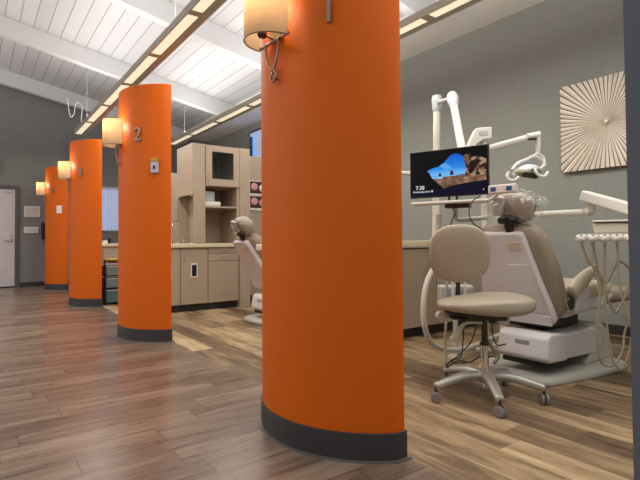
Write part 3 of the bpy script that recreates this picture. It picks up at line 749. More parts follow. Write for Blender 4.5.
# ------------------------------------------------------------------ dental chair
def make_chair():
    YM = 2.0
    t = thing('dental_chair', '', 'dental chair', (3.5, YM, 0), 'dental chairs')
    # base plate, tapering to a rounded nose
    out = [(3.02, 1.86), (3.04, 1.76), (3.12, 1.71), (3.45, 1.645), (3.88, 1.60), (4.02, 1.62), (4.08, 1.72), (4.10, 2.0), (4.08, 2.28), (4.02, 2.38), (3.88, 2.40), (3.45, 2.355), (3.12, 2.29), (3.04, 2.24), (3.02, 2.14)]
    bm = BM(); rings = []
    for z, s in ((.0, .985), (.012, 1.0), (.035, .99), (.055, .93), (.062, .80)):
        rings.append([bm.verts.new((3.55+(x-3.55)*s, YM+(y-YM)*s, z)) for x, y in out])
    for a, b in zip(rings, rings[1:]):
        for i in range(len(out)): bm.faces.new((a[i], a[(i+1) % len(out)], b[(i+1) % len(out)], b[i]))
    bm.faces.new(rings[0][::-1]); bm.faces.new(rings[-1])
    o = obj('base_plate', bm, M['lgrey'], t, smooth=True)
    # pedestal sweeping up at the foot end
    bm = BM(); prism(bm, [(3.62, .055), (4.06, .05), (4.04, .12), (3.98, .25), (3.90, .335), (3.70, .34), (3.74, .2)], 1, YM-.27, YM+.27)
    obj('pedestal', bm, M['lgrey'], t, bevel=.03, seg=3)
    # lift arm housing
    bm = BM(); prism(bm, [(3.33, .145), (3.76, .13), (3.86, .2), (3.80, .325), (3.33, .318)], 1, YM-.275, YM+.10)
    obj('lift_housing', bm, M['shell'], t, bevel=.02, seg=3)
    bm = BM(); prism(bm, [(3.06, .175), (3.10, .15), (3.325, .14), (3.325, .325), (3.12, .345), (3.08, .315)], 1, YM-.285, YM+.09)
    pb = obj('power_box', bm, M['shell'], t, bevel=.018, seg=3)
    # name plate on the end of the box
    bm = BM(); obox(bm, (3.072, 1.90, .262), (.004, .105, .052), (0, -.12, 0)); obj('name_plate', bm, M['silver'], pb, bevel=.002)
    bm = BM(); box(bm, 3.10, 3.7, YM-.25, YM+.07, .115, .148); obj('under_box_shade', bm, M['black'], t)  # black slab standing in for the shaded gap below the power box
    # seat frame and bracket
    bm = BM(); prism(bm, [(3.36, .42), (3.95, .46), (4.1, .52), (4.1, .545), (3.30, .545), (3.24, .5)], 1, YM-.25, YM+.25)
    obj('seat_frame', bm, M['shell'], t, bevel=.025, seg=3)
    bm = BM(); box(bm, 3.30, 3.74, YM-.16, YM+.16, .33, .44); obj('lift_column', bm, M['dkmetal'], t, bevel=.02)
    # seat and leg rest
    bm = BM()
    superell(bm, (3.72, YM, .59), (.42, .27, .062), .45, .35)
    o = obj('seat', bm, M['vin3'], t, smooth=True)
    bm = BM(); superell(bm, (4.48, YM, .505), (.46, .235, .055), .45, .35, E3(0, .04, 0)); obj('leg_rest', bm, M['vin2'], t, smooth=True)  # darker upholstery than the seat puts the leg rest's shade into its colour
    bm = BM(); superell(bm, (4.4, YM, .435), (.42, .2, .025), .3, .3); obj('leg_rest_tray', bm, M['shell'], t, smooth=True)
    # back shell: tapered, bevelled plate leaning back
    lean = math.radians(18)
    Bt, Bb = Vector((2.99, 0, 1.03)), Vector((3.22, 0, .40))
    def back(u, w, off):      # u 0 bottom..1 top, w lateral (+Y), off along the back's outward normal
        p = Bb.lerp(Bt, u); dr = (Bt-Bb).normalized(); nn = Vector((-dr.z, 0, dr.x))   # toward -X
        return Vector((p.x, YM+w, p.z)) + nn*off
    def plate(pts, o0, o1, fn=back):
        bm = BM(); A = [bm.verts.new(fn(u, w, o0)) for u, w in pts]; B = [bm.verts.new(fn(u, w, o1)) for u, w in pts]
        n = len(pts); bm.faces.new(A); bm.faces.new(B[::-1])
        for i in range(n): bm.faces.new((A[i], A[(i+1) % n], B[(i+1) % n], B[i]))
        return bm
    def hw(u): return .275 - .105*u
    prof = [(0, .26), (.06, .278), (.2, .262), (.5, .222), (.8, .19), (.94, .176), (.985, .165), (1.0, .14)]
    pts = [(u, -w) for u, w in prof] + [(u, w) for u, w in reversed(prof)]
    sh = obj('back_shell', plate(pts, -.02, .04), M['shell'], t, bevel=.015, seg=3)
    pts2 = [(.0, .26), (.0, -.26), (.11, -.262), (.11, .262)]
    obj('lower_cover', plate(pts2, .04, .048), M['shell'], sh, bevel=.004)
    pts3 = [(.14, .245), (.14, -.25), (.68, -.19), (.68, -.0), (.72, .0), (.72, .17), (.6, .19)]
    obj('raised_panel', plate([(.14, -.02), (.14, -.245), (.66, -.185), (.66, -.02)], .04, .045), M['shell'], sh, bevel=.003)
    obj('handle_recess', plate([(.82, -.06), (.82, -.155), (.90, -.145), (.90, -.06)], .04, .044), M['vin3'], sh, bevel=.002)
    # back cushion
    dr = (Bt-Bb).normalized(); ang = math.atan2(Bb.x-Bt.x, Bt.z-Bb.z)
    def warp(p):
        q = p.copy(); k = (p.z/.37)
        q.y *= 1.0 - .16*k*(1 if k > 0 else .3)
        q.x += .05*(1-min(1, (p.y/.3)**2))*(-1) + .02
        return q
    bm = BM(); superell(bm, back(.50, 0, -.085), (.075, .30, .365), .42, .5, E3(0, -ang, 0), nu=36, nv=22, warp=warp)
    o = obj('back_cushion', bm, M['vin2'], t, smooth=True)
    bm = BM(); tube(bm, [back(u, -(.315-.07*u)-.002, -.10) for u in (.05, .3, .6, .9)], .004, seg=6); obj('piping', bm, M['vin3'], o, smooth=True)
    # armrests
    for s in (-1, 1):
        ya = YM+s*.30
        bm = BM()
        tube(bm, [(3.36, ya, .60), (3.46, ya, .655), (3.58, ya, .71), (3.72, ya, .765)], [.055, .062, .052, .022], seg=14, n=8, flat=.62)
        a = obj('armrest', bm, M['vin3'], t, smooth=True)
        bm = BM(); prism(bm, [(3.40, .47), (3.56, .47), (3.60, .60), (3.56, .69), (3.46, .64), (3.40, .56)], 1, ya-.018, ya+.018); obj('armrest_bracket', bm, M['shell'], a, bevel=.008)
    for s in (-1, 1):
        bm = BM(); cyl(bm, (3.34, YM+s*.25, .53), (3.34, YM+s*.31, .53), .045); obj('pivot_cap', bm, M['dkmetal'], t, bevel=.006)
    # headrest
    hc = Vector((3.02, YM-.10, 1.195))
    bm = BM(); superell(bm, hc, (.055, .125, .105), .6, .75, E3(.1, -.35, 0)); h = obj('headrest', bm, M['vin2'], t, smooth=True)
    bm = BM(); obox(bm, hc+Vector((-.085, .075, .01)), (.03, .075, .14), (.25, -.3, .1)); obj('headrest_bracket', bm, M['silver'], h, bevel=.01)
    bm = BM(); tube(bm, [hc+Vector((-.06, .03, -.06)), hc+Vector((-.04, .03, -.12)), hc+Vector((-.02, .03, -.19))], [.035, .03, .026]); cyl(bm, hc+Vector((-.05, -.04, -.09)), hc+Vector((-.05, .09, -.09)), .025)
    obj('headrest_joint', bm, M['black'], h, smooth=True)
    # clear plastic cover, gathered over the headrest
    bm = BM()
    def wp(p):
        n = noise.noise(p*12)*.045 + noise.noise(p*31)*.02
        return p*(1+n/ max(.06, p.length)*.9)
    superell(bm, hc+Vector((-.02, .0, -.0)), (.085, .235, .115), .9, 1., E3(0, -.3, 0), nu=44, nv=26, warp=wp)
    obj('plastic_cover', bm, M['film'], h, smooth=True)
    # foot control cable loops etc stay separate
    return t
c1 = make_chair()
c1['label'] = 'beige and white dental chair with plastic covered headrest, right behind the wheeled stool'
c2 = dup(c1, (-.33, 3.15, 0), 'beige and white dental chair in the far bay, seen between columns 1 and 2')
hinge = Vector((-.2, 0, .5)); rec = Matrix.Translation(Vector((0, 0, .03))) @ Matrix.Translation(hinge) @ Matrix.Rotation(math.radians(-12), 4, 'Y') @ Matrix.Translation(-hinge)
for ch in c2.children:                      # this chair is raised and reclined further
    n0 = ch.name.split('.')[0]
    if n0 in ('headrest', 'back_shell', 'back_cushion'): ch.matrix_basis = rec
    elif n0 in ('seat', 'leg_rest', 'leg_rest_tray', 'seat_frame', 'armrest', 'pivot_cap', 'lift_column'): ch.location.z += .03

# ------------------------------------------------------------------ operator stool
SX, SY = 2.575, 1.845
t = thing('operator_stool', 'beige five-wheeled operator stool with a round backrest', 'stool', (SX, SY, 0))
bm = BM(); lathe(bm, (SX, SY, .10), [(.0, 0), (.045, 0), (.05, .02), (.045, .055), (.032, .065), (.0, .065)], seg=20); hub = obj('base_hub', bm, M['stoolbase'], t, smooth=False)
for i in range(5):
    a = math.radians(157+72*i); d = Vector((math.cos(a), math.sin(a), 0)); sd = Vector((-d.y, d.x, 0))
    c = Vector((SX, SY, 0)) + d*.33
    bm = BM(); tube(bm, [Vector((SX, SY, .135))+d*.02, Vector((SX, SY, .143))+d*.12, Vector((SX, SY, .125))+d*.22, Vector((SX, SY, .095))+d*.335], [.032, .030, .026, .022], seg=12, flat=1.15)
    leg = obj('leg', bm, M['stoolbase'], t, smooth=True)
    tw = a + .9*(i+1)*1.3; wd = Vector((math.cos(tw), math.sin(tw), 0)); cc = c - Vector((-wd.y, wd.x, 0))*.0
    bm = BM()
    for s in (-1, 1):
        q = cc + wd*s*.014; q.z = .032
        lathe(bm, q - wd*.010, [(.0, 0), (.022, 0), (.032, .004), (.032, .016), (.024, .02), (.0, .02)], seg=20, axis=wd)
    cs = obj('caster', bm, M['caster'], leg, smooth=False)
    bm = BM(); cyl(bm, (c.x, c.y, .045), (c.x, c.y, .10), .008, seg=10); superell(bm, (c.x, c.y, .050), (.022, .022, .014), 1, 1, nu=14, nv=8)
    obj('caster_stem', bm, M['dkmetal'], leg, smooth=True)
bm = BM(); cyl(bm, (SX, SY, .065), (SX, SY, .34), .024); obj('column_sleeve', bm, M['chrome'], t, smooth=False)
bm = BM(); cyl(bm, (SX, SY, .30), (SX, SY, .50), .019); cyl(bm, (SX, SY, .325), (SX, SY, .345), .028); obj('gas_column', bm, M['dkmetal'], t)
FD = Vector((F.x, F.y, 0)).normalized(); RD = Vector((FD.y, -FD.x, 0))
# mechanism under the seat
bm = BM(); a = math.atan2(RD.y, RD.x)
obox(bm, (SX, SY, .498), (.24, .13, .035), (0, 0, a)); obox(bm, Vector((SX, SY, .49)) - RD*.14 + FD*.02, (.13, .09, .022), (0, .1, a))
mech = obj('seat_mechanism', bm, M['dkmetal'], t, bevel=.006)
bm = BM(); obox(bm, Vector((SX, SY, .478)) + RD*.105 - FD*.03, (.07, .05, .045), (0, 0, a)); obj('adjuster', bm, M['bgrey'], mech, bevel=.008)
p = Vector((SX, SY, .47)) - RD*.13 - FD*.06
bm = BM(); tube(bm, [p+RD*.1, p, p-RD*.045+Vector((0, 0, -.045)), p-RD*.085+Vector((0, 0, -.105))], [.007, .009, .02, .022], seg=12, flat=.5); obj('paddle_lever', bm, M['lgrey'], t, smooth=True)
p = Vector((SX, SY, .50)) - RD*.26 + FD*.05
bm = BM(); cyl(bm, p-FD*.05, p+FD*.02, .028); cyl(bm, p-FD*.055, p-FD*.05, .012); obox(bm, p+RD*.06+FD*.02, (.13, .05, .03), (0, 0, a)); obj('tilt_knob', bm, M['lgrey'], t)
# seat cushion, saddle shaped
def wseat(p):
    q = p.copy(); k = p.x/.30
    q.z += .012*k*abs(k) - .006*(1-k*k) + (.018 if p.z > 0 else 0)*math.exp(-((k-.25)/.6)**2)
    q.y *= 1 + .12*k
    q.z *= (1+.22*k)
    return q
bm = BM(); superell(bm, Vector((SX, SY, .575)) + RD*.005, (.292, .215, .056), .75, .85, E3(0, .03, a), nu=48, nv=22, warp=wseat)
st = obj('seat', bm, M['vin'], t, smooth=True)
bm = BM(); superell(bm, Vector((SX, SY, .528)) + RD*.0, (.24, .16, .012), .4, .8, E3(0, 0, a)); obj('seat_pan', bm, M['black'], st, smooth=True)
# backrest
bc = Vector((2.515, 1.978, .888)); br = a + math.radians(-8)
def wback(p):
    q = p.copy(); q.y += .05*(p.x/.19)**2 * 1.0 ; q.x *= 1 + .05*(p.z/.19); return q
bm = BM(); superell(bm, bc, (.190, .036, .187), .8, .78, E3(math.radians(8), 0, br), nu=44, nv=24)
bk = obj('backrest', bm, M['vin'], t, smooth=True)
bn = Vector((-math.sin(br), math.cos(br), 0))
bm = BM(); p = Vector((SX, SY, .49))
tube(bm, [p-RD*.02+FD*.02, p - RD*.06 + FD*.20, bc + bn*.07+Vector((0, 0, -.30)), bc + bn*.07 + Vector((0, 0, -.12)), bc+bn*.045], .014, seg=10, flat=1.3)
obj('backrest_stem', bm, M['dkmetal'], t, smooth=True)

# ------------------------------------------------------------------ monitor, tray, control box
def at(x, y, dd):
    dv = F + R2*((x-320)/482.5) - U2*((y-228.5)/482.5)
    return Vector((0, 0, CAMZ)) + dv*dd
bl, brt = Vector((2.755, 2.635, 0)), Vector((2.955, 2.055, 0))
ux = (brt-bl).normalized(); MW = .60; MH = .357; zc = 1.474
mc = (bl+brt)/2 + Vector((0, 0, zc)); un_ = Vector((ux.y, -ux.x, 0))
if un_.dot(FD) > 0: un_ = -un_
tilt = 0.0
def MP(a, b, c): return mc + ux*a + Vector((0, 0, 1))*b + un_*c
def mbox(bm, a0, a1, b0, b1, c0, c1):
    v = [bm.verts.new(MP(x, y, z)) for x in (a0, a1) for y in (b0, b1) for z in (c0, c1)]
    for f in ((0, 1, 3, 2), (4, 6, 7, 5), (0, 4, 5, 1), (2, 3, 7, 6), (0, 2, 6, 4), (1, 5, 7, 3)): bm.faces.new([v[i] for i in f])
def mpoly(pts, c0, c1):
    bm = BM(); A = [bm.verts.new(MP(x, y, c0)) for x, y in pts]; B = [bm.verts.new(MP(x, y, c1)) for x, y in pts]
    n = len(pts); bm.faces.new(A); bm.faces.new(B[::-1])
    for i in range(n): bm.faces.new((A[i], A[(i+1) % n], B[(i+1) % n], B[i]))
    return bm
t = thing('monitor', 'black flat monitor showing a cave and blue sky lock screen with the time 7:38', 'monitor', tuple(mc - Vector((0, 0, MH/2))))
bm = BM(); mbox(bm, -MW/2, MW/2, -MH/2, MH/2, -.035, 0); hs = obj('housing', bm, M['black'], t, bevel=.005)
W2, H2 = MW/2-.008, MH/2-.008
bm = BM(); mbox(bm, -W2, W2, -H2+.008, H2, 0, .001); sc = obj('screen', bm, emis('screen_cave_dark', (6, 7, 12), .9), t)
def S(x, y): return (-W2+2*W2*x, H2-(2*H2)*y)       # x,y 0..1 from the top left
SA = dict(
    sky=screen_art('sky', [(0, (120, 190, 240)), (.35, (40, 135, 230)), (1, (8, 84, 200))], 1, zgrad=(.16, .31)),
    sand=screen_art('sand', [(.3, (84, 58, 46)), (.5, (140, 104, 84)), (.7, (176, 136, 112))], .8, 18),
    cliff=screen_art('cliff', [(.38, (34, 22, 20)), (.5, (120, 92, 70)), (.62, (190, 160, 128))], .8, 26))
def layer(name, pts, col, e, z, strength=1.0):
    obj(name, mpoly([S(*p) for p in pts], .001+z*.0004, .0012+z*.0004), SA.get(name) or emis('screen_'+name, col, strength), sc)
sky = [(.23, .43), (.30, .38), (.39, .35), (.45, .28), (.49, .22), (.54, .13), (.60, .10), (.66, .12), (.70, .17), (.74, .30), (.75, .52), (.74, .60), (.5, .62), (.32, .62), (.28, .55), (.26, .48)]
layer('sky', sky, (22, 118, 226), 1, 0, 1.0)
layer('horizon_sky', [(.27, .52), (.33, .50), (.5, .50), (.74, .50), (.75, .58), (.6, .60), (.30, .61)], (110, 180, 235), 1, 1, 1.0)
layer('cloud', [(.40, .33), (.47, .29), (.52, .33), (.56, .42), (.48, .44), (.42, .38)], (90, 165, 235), 1, 1, 1.0)
layer('sand', [(.31, .62), (.45, .59), (.60, .58), (.74, .55), (.84, .60), (.99, .57), (.99, .72), (.80, .74), (.60, .78), (.45, .84), (.40, .76)], (134, 98, 78), 1, 2, .8)
layer('sea_rock', [(.385, .57), (.39, .52), (.40, .49), (.415, .51), (.425, .575)], (40, 44, 60), 1, 3, .8)
layer('sea_rock', [(.535, .56), (.54, .49), (.555, .45), (.575, .48), (.585, .56)], (56, 44, 44), 1, 3, .8)
layer('sea_rock', [(.36, .60), (.44, .59), (.44, .615), (.37, .625)], (200, 220, 235), 1, 3, .8)
layer('cliff', [(.70, .17), (.76, .14), (.84, .20), (.92, .22), (.99, .28), (.99, .60), (.90, .62), (.80, .60), (.76, .66), (.71, .66), (.74, .52), (.73, .36)], (120, 92, 70), 1, 4, .8)
layer('cliff_shadow', [(.78, .34), (.84, .26), (.90, .30), (.88, .42), (.80, .58), (.77, .52)], (40, 26, 24), 1, 5, .8)
layer('cliff_shadow', [(.90, .42), (.96, .36), (.99, .38), (.99, .50), (.93, .52)], (60, 40, 32), 1, 5, .8)
layer('cliff_highlight', [(.80, .24), (.83, .22), (.87, .24), (.83, .30)], (190, 160, 130), 1, 5, .8)
layer('cliff_highlight', [(.89, .52), (.95, .44), (.97, .50), (.92, .58)], (176, 146, 116), 1, 5, .8)
layer('lower_shade', [(.0, .86), (.45, .84), (.75, .76), (.99, .74), (.99, .99), (0, .99)], (14, 16, 40), 1, 4, .8)
def mtext(s, size, x, y, nm):
    px, py = S(x, y); p = MP(px, py, .0035)
    mt = Matrix(((ux.x, 0, un_.x, p.x), (ux.y, 0, un_.y, p.y), (ux.z, 1, un_.z, p.z), (0, 0, 0, 1)))
    obj(nm, text_bm(s, size, .0002, mt), emis('screen_text', (240, 240, 245), 1), sc, doubles=False)
mtext('7:38', .042, .13, .80, 'clock_text')
mtext('Wednesday, June 28', .020, .17, .885, 'date_text')
bm = BM(); mbox(bm, .262, .268, -H2+.025, -H2+.032, .002, .0035); obj('status_icon', bm, emis('screen_icon', (230, 230, 230), 1), sc)
bm = BM(); mbox(bm, -.06, .06, -.06, .06, -.07, -.035); obj('rear_mount', bm, M['black'], t)
bm = BM()
for x in (-.01, .05): mbox(bm, x, x+.012, -MH/2-.07, -MH/2+.02, -.05, -.035)
obj('cable', bm, M['rubber'], t)

t = thing('instrument_shelf', 'long thin white shelf just below the monitor', 'shelf', tuple(MP(0, -.225, -.05)))
bm = BM(); mbox(bm, -.285, .30, -.232, -.209, -.12, .03); obj('shelf_board', bm, M['dwhite'], t, bevel=.009)
bm = BM(); mbox(bm, -.04, .14, -.262, -.232, -.12, -.04); obj('shelf_bracket', bm, M['dkmetal'], t, bevel=.006)
bm = BM(); tube(bm, [MP(.02, -.25, -.10), MP(.02, -.34, -.13), MP(.10, -.345, -.16), MP(.22, -.33, -.25)], .018, seg=10); obj('shelf_arm', bm, M['lgrey'], t, smooth=True)

# small control box with blue buttons
p0, p1 = at(491, 190.0, 3.15), at(516, 188, 3.05); dx = (p1-p0).normalized(); up = Vector((0, 0, 1)); dn = dx.cross(up).normalized()
if dn.dot(FD) > 0: dn = -dn
t = thing('control_box', 'small white control box with blue buttons right of the monitor', 'control box', tuple(p0))
def rotm(c): return Matrix(((dx.x, dn.x, 0, c.x), (dx.y, dn.y, 0, c.y), (dx.z, dn.z, 1, c.z), (0, 0, 0, 1)))
def lbox(mtx, s):
    bm = BM(); v = box(bm, -s[0]/2, s[0]/2, -s[1]/2, s[1]/2, -s[2]/2, s[2]/2); bmesh.ops.transform(bm, matrix=mtx, verts=v); return bm
cb = (p0+p1)/2
obj('box_body', lbox(rotm(cb), ((p1-p0).length+.02, .06, .055)), M['dwhite'], t, bevel=.008)
for f in (-.055, .045):
    obj('button', lbox(rotm(cb+dx*f+dn*.031), (.036, .006, .028)), M['blue'], t, bevel=.004)
bm = BM(); tube(bm, [cb-dn*.03-dx*.05, cb-dn*.10-dx*.08-up*.03, MP(.27, -.221, -.07)], .012, seg=10); obj('bracket', bm, M['dwhite'], t, smooth=True)

# ------------------------------------------------------------------ supporting arms and operatory lamp
t = thing('folding_arm', 'tall cream folding support arm rising behind the monitor', 'support arm', (4.01, 3.46, .965))
A0, A1 = Vector((4.01, 3.46, .965)), Vector((4.035, 3.44, 2.47))
bm = BM(); lathe(bm, A0, [(.06, 0), (.06, .02), (.04, .04)], seg=20); obj('arm_base', bm, M['lgrey'], t)
bm = BM(); cyl(bm, A0+Vector((0, 0, .02)), A1, .038); obj('lower_arm', bm, M['cream'], t, smooth=False)
def cap(name, p, d):
    bm = BM(); d = d.normalized(); tube(bm, [p-d*.16, p-d*.10, p, p+d*.05], [.020, .050, .058, .046], seg=16, n=4); obj(name, bm, M['bgrey'], t, smooth=True)
cap('joint_cap', A1, Vector((0, 0, 1)))
B1, B0 = at(452.5, 98, 4.75), at(464.5, 164, 4.15)
bm = BM(); cyl(bm, B0, B1, .036, .036); obj('upper_arm', bm, M['cream'], t, smooth=False)
cap('joint_cap', B1, B1-B0)
bm = BM(); cyl(bm, A1+Vector((0, 0, -.02)), B1, .018); obj('knuckle', bm, M['lgrey'], t)
bm = BM(); tube(bm, [B0, B0-Vector((0, 0, .06))-FD*.1, MP(0, 0, -.07)], .025, seg=10); obj('monitor_link', bm, M['lgrey'], t, smooth=True)
bm = BM(); cyl(bm, Vector((3.362, 3.42, 1.64)), Vector((3.99, 3.43, 1.655)), .022); obj('side_tube', bm, M['dwhite'], t)

LP = at(484, 205, 4.25); LP.z = 0
t = thing('operatory_lamp', 'white overhead dental lamp on a long bent arm over the near chair', 'dental lamp', tuple(LP))
bm = BM(); lathe(bm, LP, [(.09, 0), (.09, .02), (.05, .04)], seg=24); obj('post_foot', bm, M['lgrey'], t)
top = at(484, 150, 4.25)
bm = BM(); cyl(bm, LP+Vector((0, 0, .02)), Vector((LP.x, LP.y, top.z)), .024); obj('post', bm, M['cream'], t)
q = [at(465, 151, 4.25), at(470, 139, 4.25), at(475, 129, 4.25), at(490, 128, 4.25), at(490, 139.5, 4.25), at(482, 140.5, 4.25), at(476, 144, 4.25), at(471, 151, 4.25)]
bm = BM(); A = [bm.verts.new(v-FD*.05) for v in q]; B = [bm.verts.new(v+FD*.05) for v in q]
bm.faces.new(A); bm.faces.new(B[::-1])
for i in range(len(q)): bm.faces.new((A[i], A[(i+1) % len(q)], B[(i+1) % len(q)], B[i]))
lb = obj('arm_housing', bm, M['dwhite'], t, bevel=.008)
w_ = [at(479.5, 131, 4.195), at(488, 130.6, 4.195), at(488, 134.8, 4.195), at(479.5, 135.2, 4.195)]
bm = BM(); A = [bm.verts.new(v) for v in w_]; B = [bm.verts.new(v+FD*.004) for v in w_]; bm.faces.new(A); bm.faces.new(B[::-1])
for i in range(4): bm.faces.new((A[i], A[(i+1) % 4], B[(i+1) % 4], B[i]))
obj('display_window', bm, M['lgrey'], lb)
bm = BM(); tube(bm, [at(484, 141, 4.25), at(484, 150, 4.25)], .03, smooth=False); obj('swivel', bm, M['lgrey'], t)
bm = BM(); tube(bm, [at(486, 149.5, 4.25), at(532, 136.5, 3.85)], [.033, .026], seg=12, smooth=False, flat=.8); obj('lamp_arm', bm, M['dwhite'], t, bevel=.004)
bm = BM(); tube(bm, [at(527, 137, 3.85), at(540, 134.5, 3.85)], .027, seg=12, smooth=False); tube(bm, [at(538, 134, 3.85), at(538, 145, 3.85), at(538, 155, 3.85)], [.021, .021, .015], seg=12, smooth=False); obj('lamp_drop_arm', bm, M['dwhite'], t, bevel=.006)
bm = BM(); obox(bm, at(532, 139.3, 3.82), (.06, .04, .012), (0, 0, a)); obj('arm_joint', bm, M['black'], t)
# yoke: curved bars
bm = BM()
tube(bm, [at(538, 153, 3.85), at(530, 158, 3.82), at(518, 163, 3.78), at(512, 170, 3.74)], .012, seg=10)
tube(bm, [at(538, 154, 3.85), at(543, 158, 3.86), at(544, 165, 3.84), at(540, 169, 3.80)], .014, seg=10)
tube(bm, [at(530, 157, 3.82), at(537, 157, 3.84), at(542, 161, 3.85)], .012, seg=10)
obj('yoke', bm, M['dwhite'], t, smooth=True)
lc = at(527, 170, 3.78); lx = (at(545, 168, 3.85)-at(508, 171, 3.74)).normalized()
rot = Matrix((lx, lx.cross(Vector((0, 0, 1))).normalized()*-1, Vector((0, 0, 1)))).transposed()
def wl(p):
    q = p.copy()
    if q.z < 0: q.z *= .25
    q.z -= .35*(q.x*q.x)/.13
    return q
bm = BM(); superell(bm, lc, (.115, .085, .045), 1, .9, rot, warp=wl); lh = obj('lamp_head', bm, M['pastel'], t, smooth=True)
bm = BM(); superell(bm, lc+Vector((0, 0, -.022))-FD*.02-lx*.03, (.085, .06, .03), .8, .9, rot @ E3(0, .1, 0)); obj('reflector', bm, M['lampyel'], lh, smooth=True)
bm = BM(); obox(bm, lc+Vector((0, 0, -.052))-FD*.075-lx*.012, (.125, .04, .038), (0, .1, math.atan2(lx.y, lx.x))); obj('lamp_opening', bm, M['black'], lh, bevel=.006)
for pts in ([at(509, 172, 3.7), at(507, 176, 3.69), at(509, 179.5, 3.68), at(514, 180.5, 3.66), at(519, 177, 3.66)], [at(535, 166, 3.68), at(536, 172, 3.66), at(540, 176, 3.65), at(545, 176, 3.65), at(548, 172, 3.66)]):
    bm = BM(); tube(bm, [lc-FD*.02]+pts[:0]+pts, .011, seg=10) if False else tube(bm, pts, .011, seg=10); obj('grip_handle', bm, M['dwhite'], t, smooth=True)

# ------------------------------------------------------------------ delivery arm and unit
t = thing('delivery_unit', 'white instrument delivery unit with hanging beige hoses at the right edge', 'dental delivery unit', tuple(Vector((LP.x+.25, LP.y-.0, 0))))
PB = Vector((LP.x+.25, LP.y-.0, 0))
bm = BM(); lathe(bm, PB, [(.09, 0), (.09, .02), (.04, .04)], seg=24); cyl(bm, PB+Vector((0, 0, .02)), Vector((PB.x, PB.y, at(500, 212, 4.05).z)), .028); obj('post', bm, M['cream'], t)
EL = at(589, 212, 3.6)
s_ = Vector((PB.x, PB.y, EL.z+.01))
bm = BM(); tube(bm, [s_, EL], .026, seg=14, smooth=False); obj('lower_arm', bm, M['dwhite'], t)
bm = BM(); tube(bm, [EL+Vector((-.03, .01, 0)), EL+Vector((.012, -.005, .005)), EL+Vector((.02, -.01, .04)), at(591, 200, 3.6)], .031, seg=14); obj('elbow', bm, M['dwhite'], t, smooth=True)
e0, e1 = at(583, 195.5, 3.62), at(655, 215.5, 3.2)
dx2 = (e1-e0).normalized(); y2 = Vector((0, 0, 1)).cross(dx2).normalized(); z2 = dx2.cross(y2)
mtx = Matrix(((dx2.x, y2.x, z2.x, 0), (dx2.y, y2.y, z2.y, 0), (dx2.z, y2.z, z2.z, 0), (0, 0, 0, 1))); mtx.translation = (e0+e1)/2
bm = BM(); v = box(bm, -(e1-e0).length/2, (e1-e0).length/2, -.045, .045, -.040, .040); bmesh.ops.transform(bm, matrix=mtx, verts=v); obj('balance_arm', bm, M['dwhite'], t, bevel=.015, seg=3)
# tray head
c0, c1_ = at(596, 228, 3.15), at(672, 229, 2.95)
dx2 = (c1_-c0); dx2.z = 0; Ln = dx2.length; dx2.normalize(); y2 = Vector((-dx2.y, dx2.x, 0)); cz = (c0+c1_)/2
if y2.dot(FD) < 0: y2 = -y2
def TB(a0, a1, b0, b1, z0, z1, taper=0.):
    bm = BM(); v = []
    for a_ in (a0, a1):
        for b_ in (b0, b1):
            for z_ in (z0, z1):
                s = taper*(1 if a_ == a0 else -1)*(1 if z_ == z1 else 0)
                v.append(bm.verts.new(Vector((c0.x, c0.y, 0)) + dx2*(a_+s) + y2*b_ + Vector((0, 0, z_))))
    for f in ((0, 1, 3, 2), (4, 6, 7, 5), (0, 4, 5, 1), (2, 3, 7, 6), (0, 2, 6, 4), (1, 5, 7, 3)): bm.faces.new([v[i] for i in f])
    return bm
zb = c0.z
obj('tray_box', TB(-.01, Ln, 0, .26, zb-.035, zb+.03, -.01), M['cream'], t, bevel=.008)
obj('tray_top', TB(-.02, Ln, -.02, .28, zb+.038, zb+.05), M['cream'], t, bevel=.005)
obj('tray_gap', TB(0, Ln-.02, .02, .24, zb+.028, zb+.04), M['dkmetal'], t)
obj('instrument_rail', TB(-.10, Ln, -.055, .02, zb-.056, zb-.038), M['lgrey'], t, bevel=.004)
bm = BM(); tube(bm, [Vector((c1_.x, c1_.y, zb+.045))+y2*.13-dx2*.1, e1], .03, seg=12, smooth=False); obj('unit_neck', bm, M['dwhite'], t)
hz = zb-.075
for i in range(7):
    base = Vector((c0.x, c0.y, hz)) + dx2*(-.085+i*.066) - y2*.05
    bm = BM(); superell(bm, base+Vector((0, 0, .008)), (.033, .036, .024), .6, .6, E3(0, 0, math.atan2(dx2.y, dx2.x)))
    cyl(bm, base-y2*.03+Vector((0, 0, -.012)), base-y2*.045+Vector((0, 0, .016)), .014, .010, seg=12)
    hd = obj('instrument_holder', bm, M['dwhite'], t, smooth=True)
    bm = BM(); cyl(bm, base+Vector((0, 0, -.03))-y2*.01, base+Vector((0, 0, .03))-y2*.03, .009, seg=10); obj('handpiece', bm, M['steel'], hd, smooth=False)
    r_ = random.Random(i+11)
    dpt = [.24, .42, .78, .62, .70, .58, .5][i]; sw = [.06, .05, .0, .06, .03, .04, .03][i]
    p = base + Vector((0, 0, -.025))
    end = Vector((c0.x, c0.y, 0)) + dx2*(.40+.02*i) + y2*.18 + Vector((0, 0, .52))
    low = p + dx2*(.02+sw)+y2*.03; low.z = p.z-dpt
    mid = (p+low)/2 + dx2*(r_.uniform(-.03, .03)); mid.z = p.z-dpt*.5
    lo2 = low + dx2*.10 + y2*.06; lo2.z += .02
    up1 = lo2 + dx2*.06+y2*.05; up1.z += dpt*.35
    bm = BM(); tube(bm, [p, mid, low+Vector((0, 0, .08)), (low+lo2)/2-Vector((0, 0, .03)), lo2+Vector((0, 0, .05)), up1, end], .0075, seg=8, n=8)
    obj('hose', bm, M['hose'], t, smooth=True)
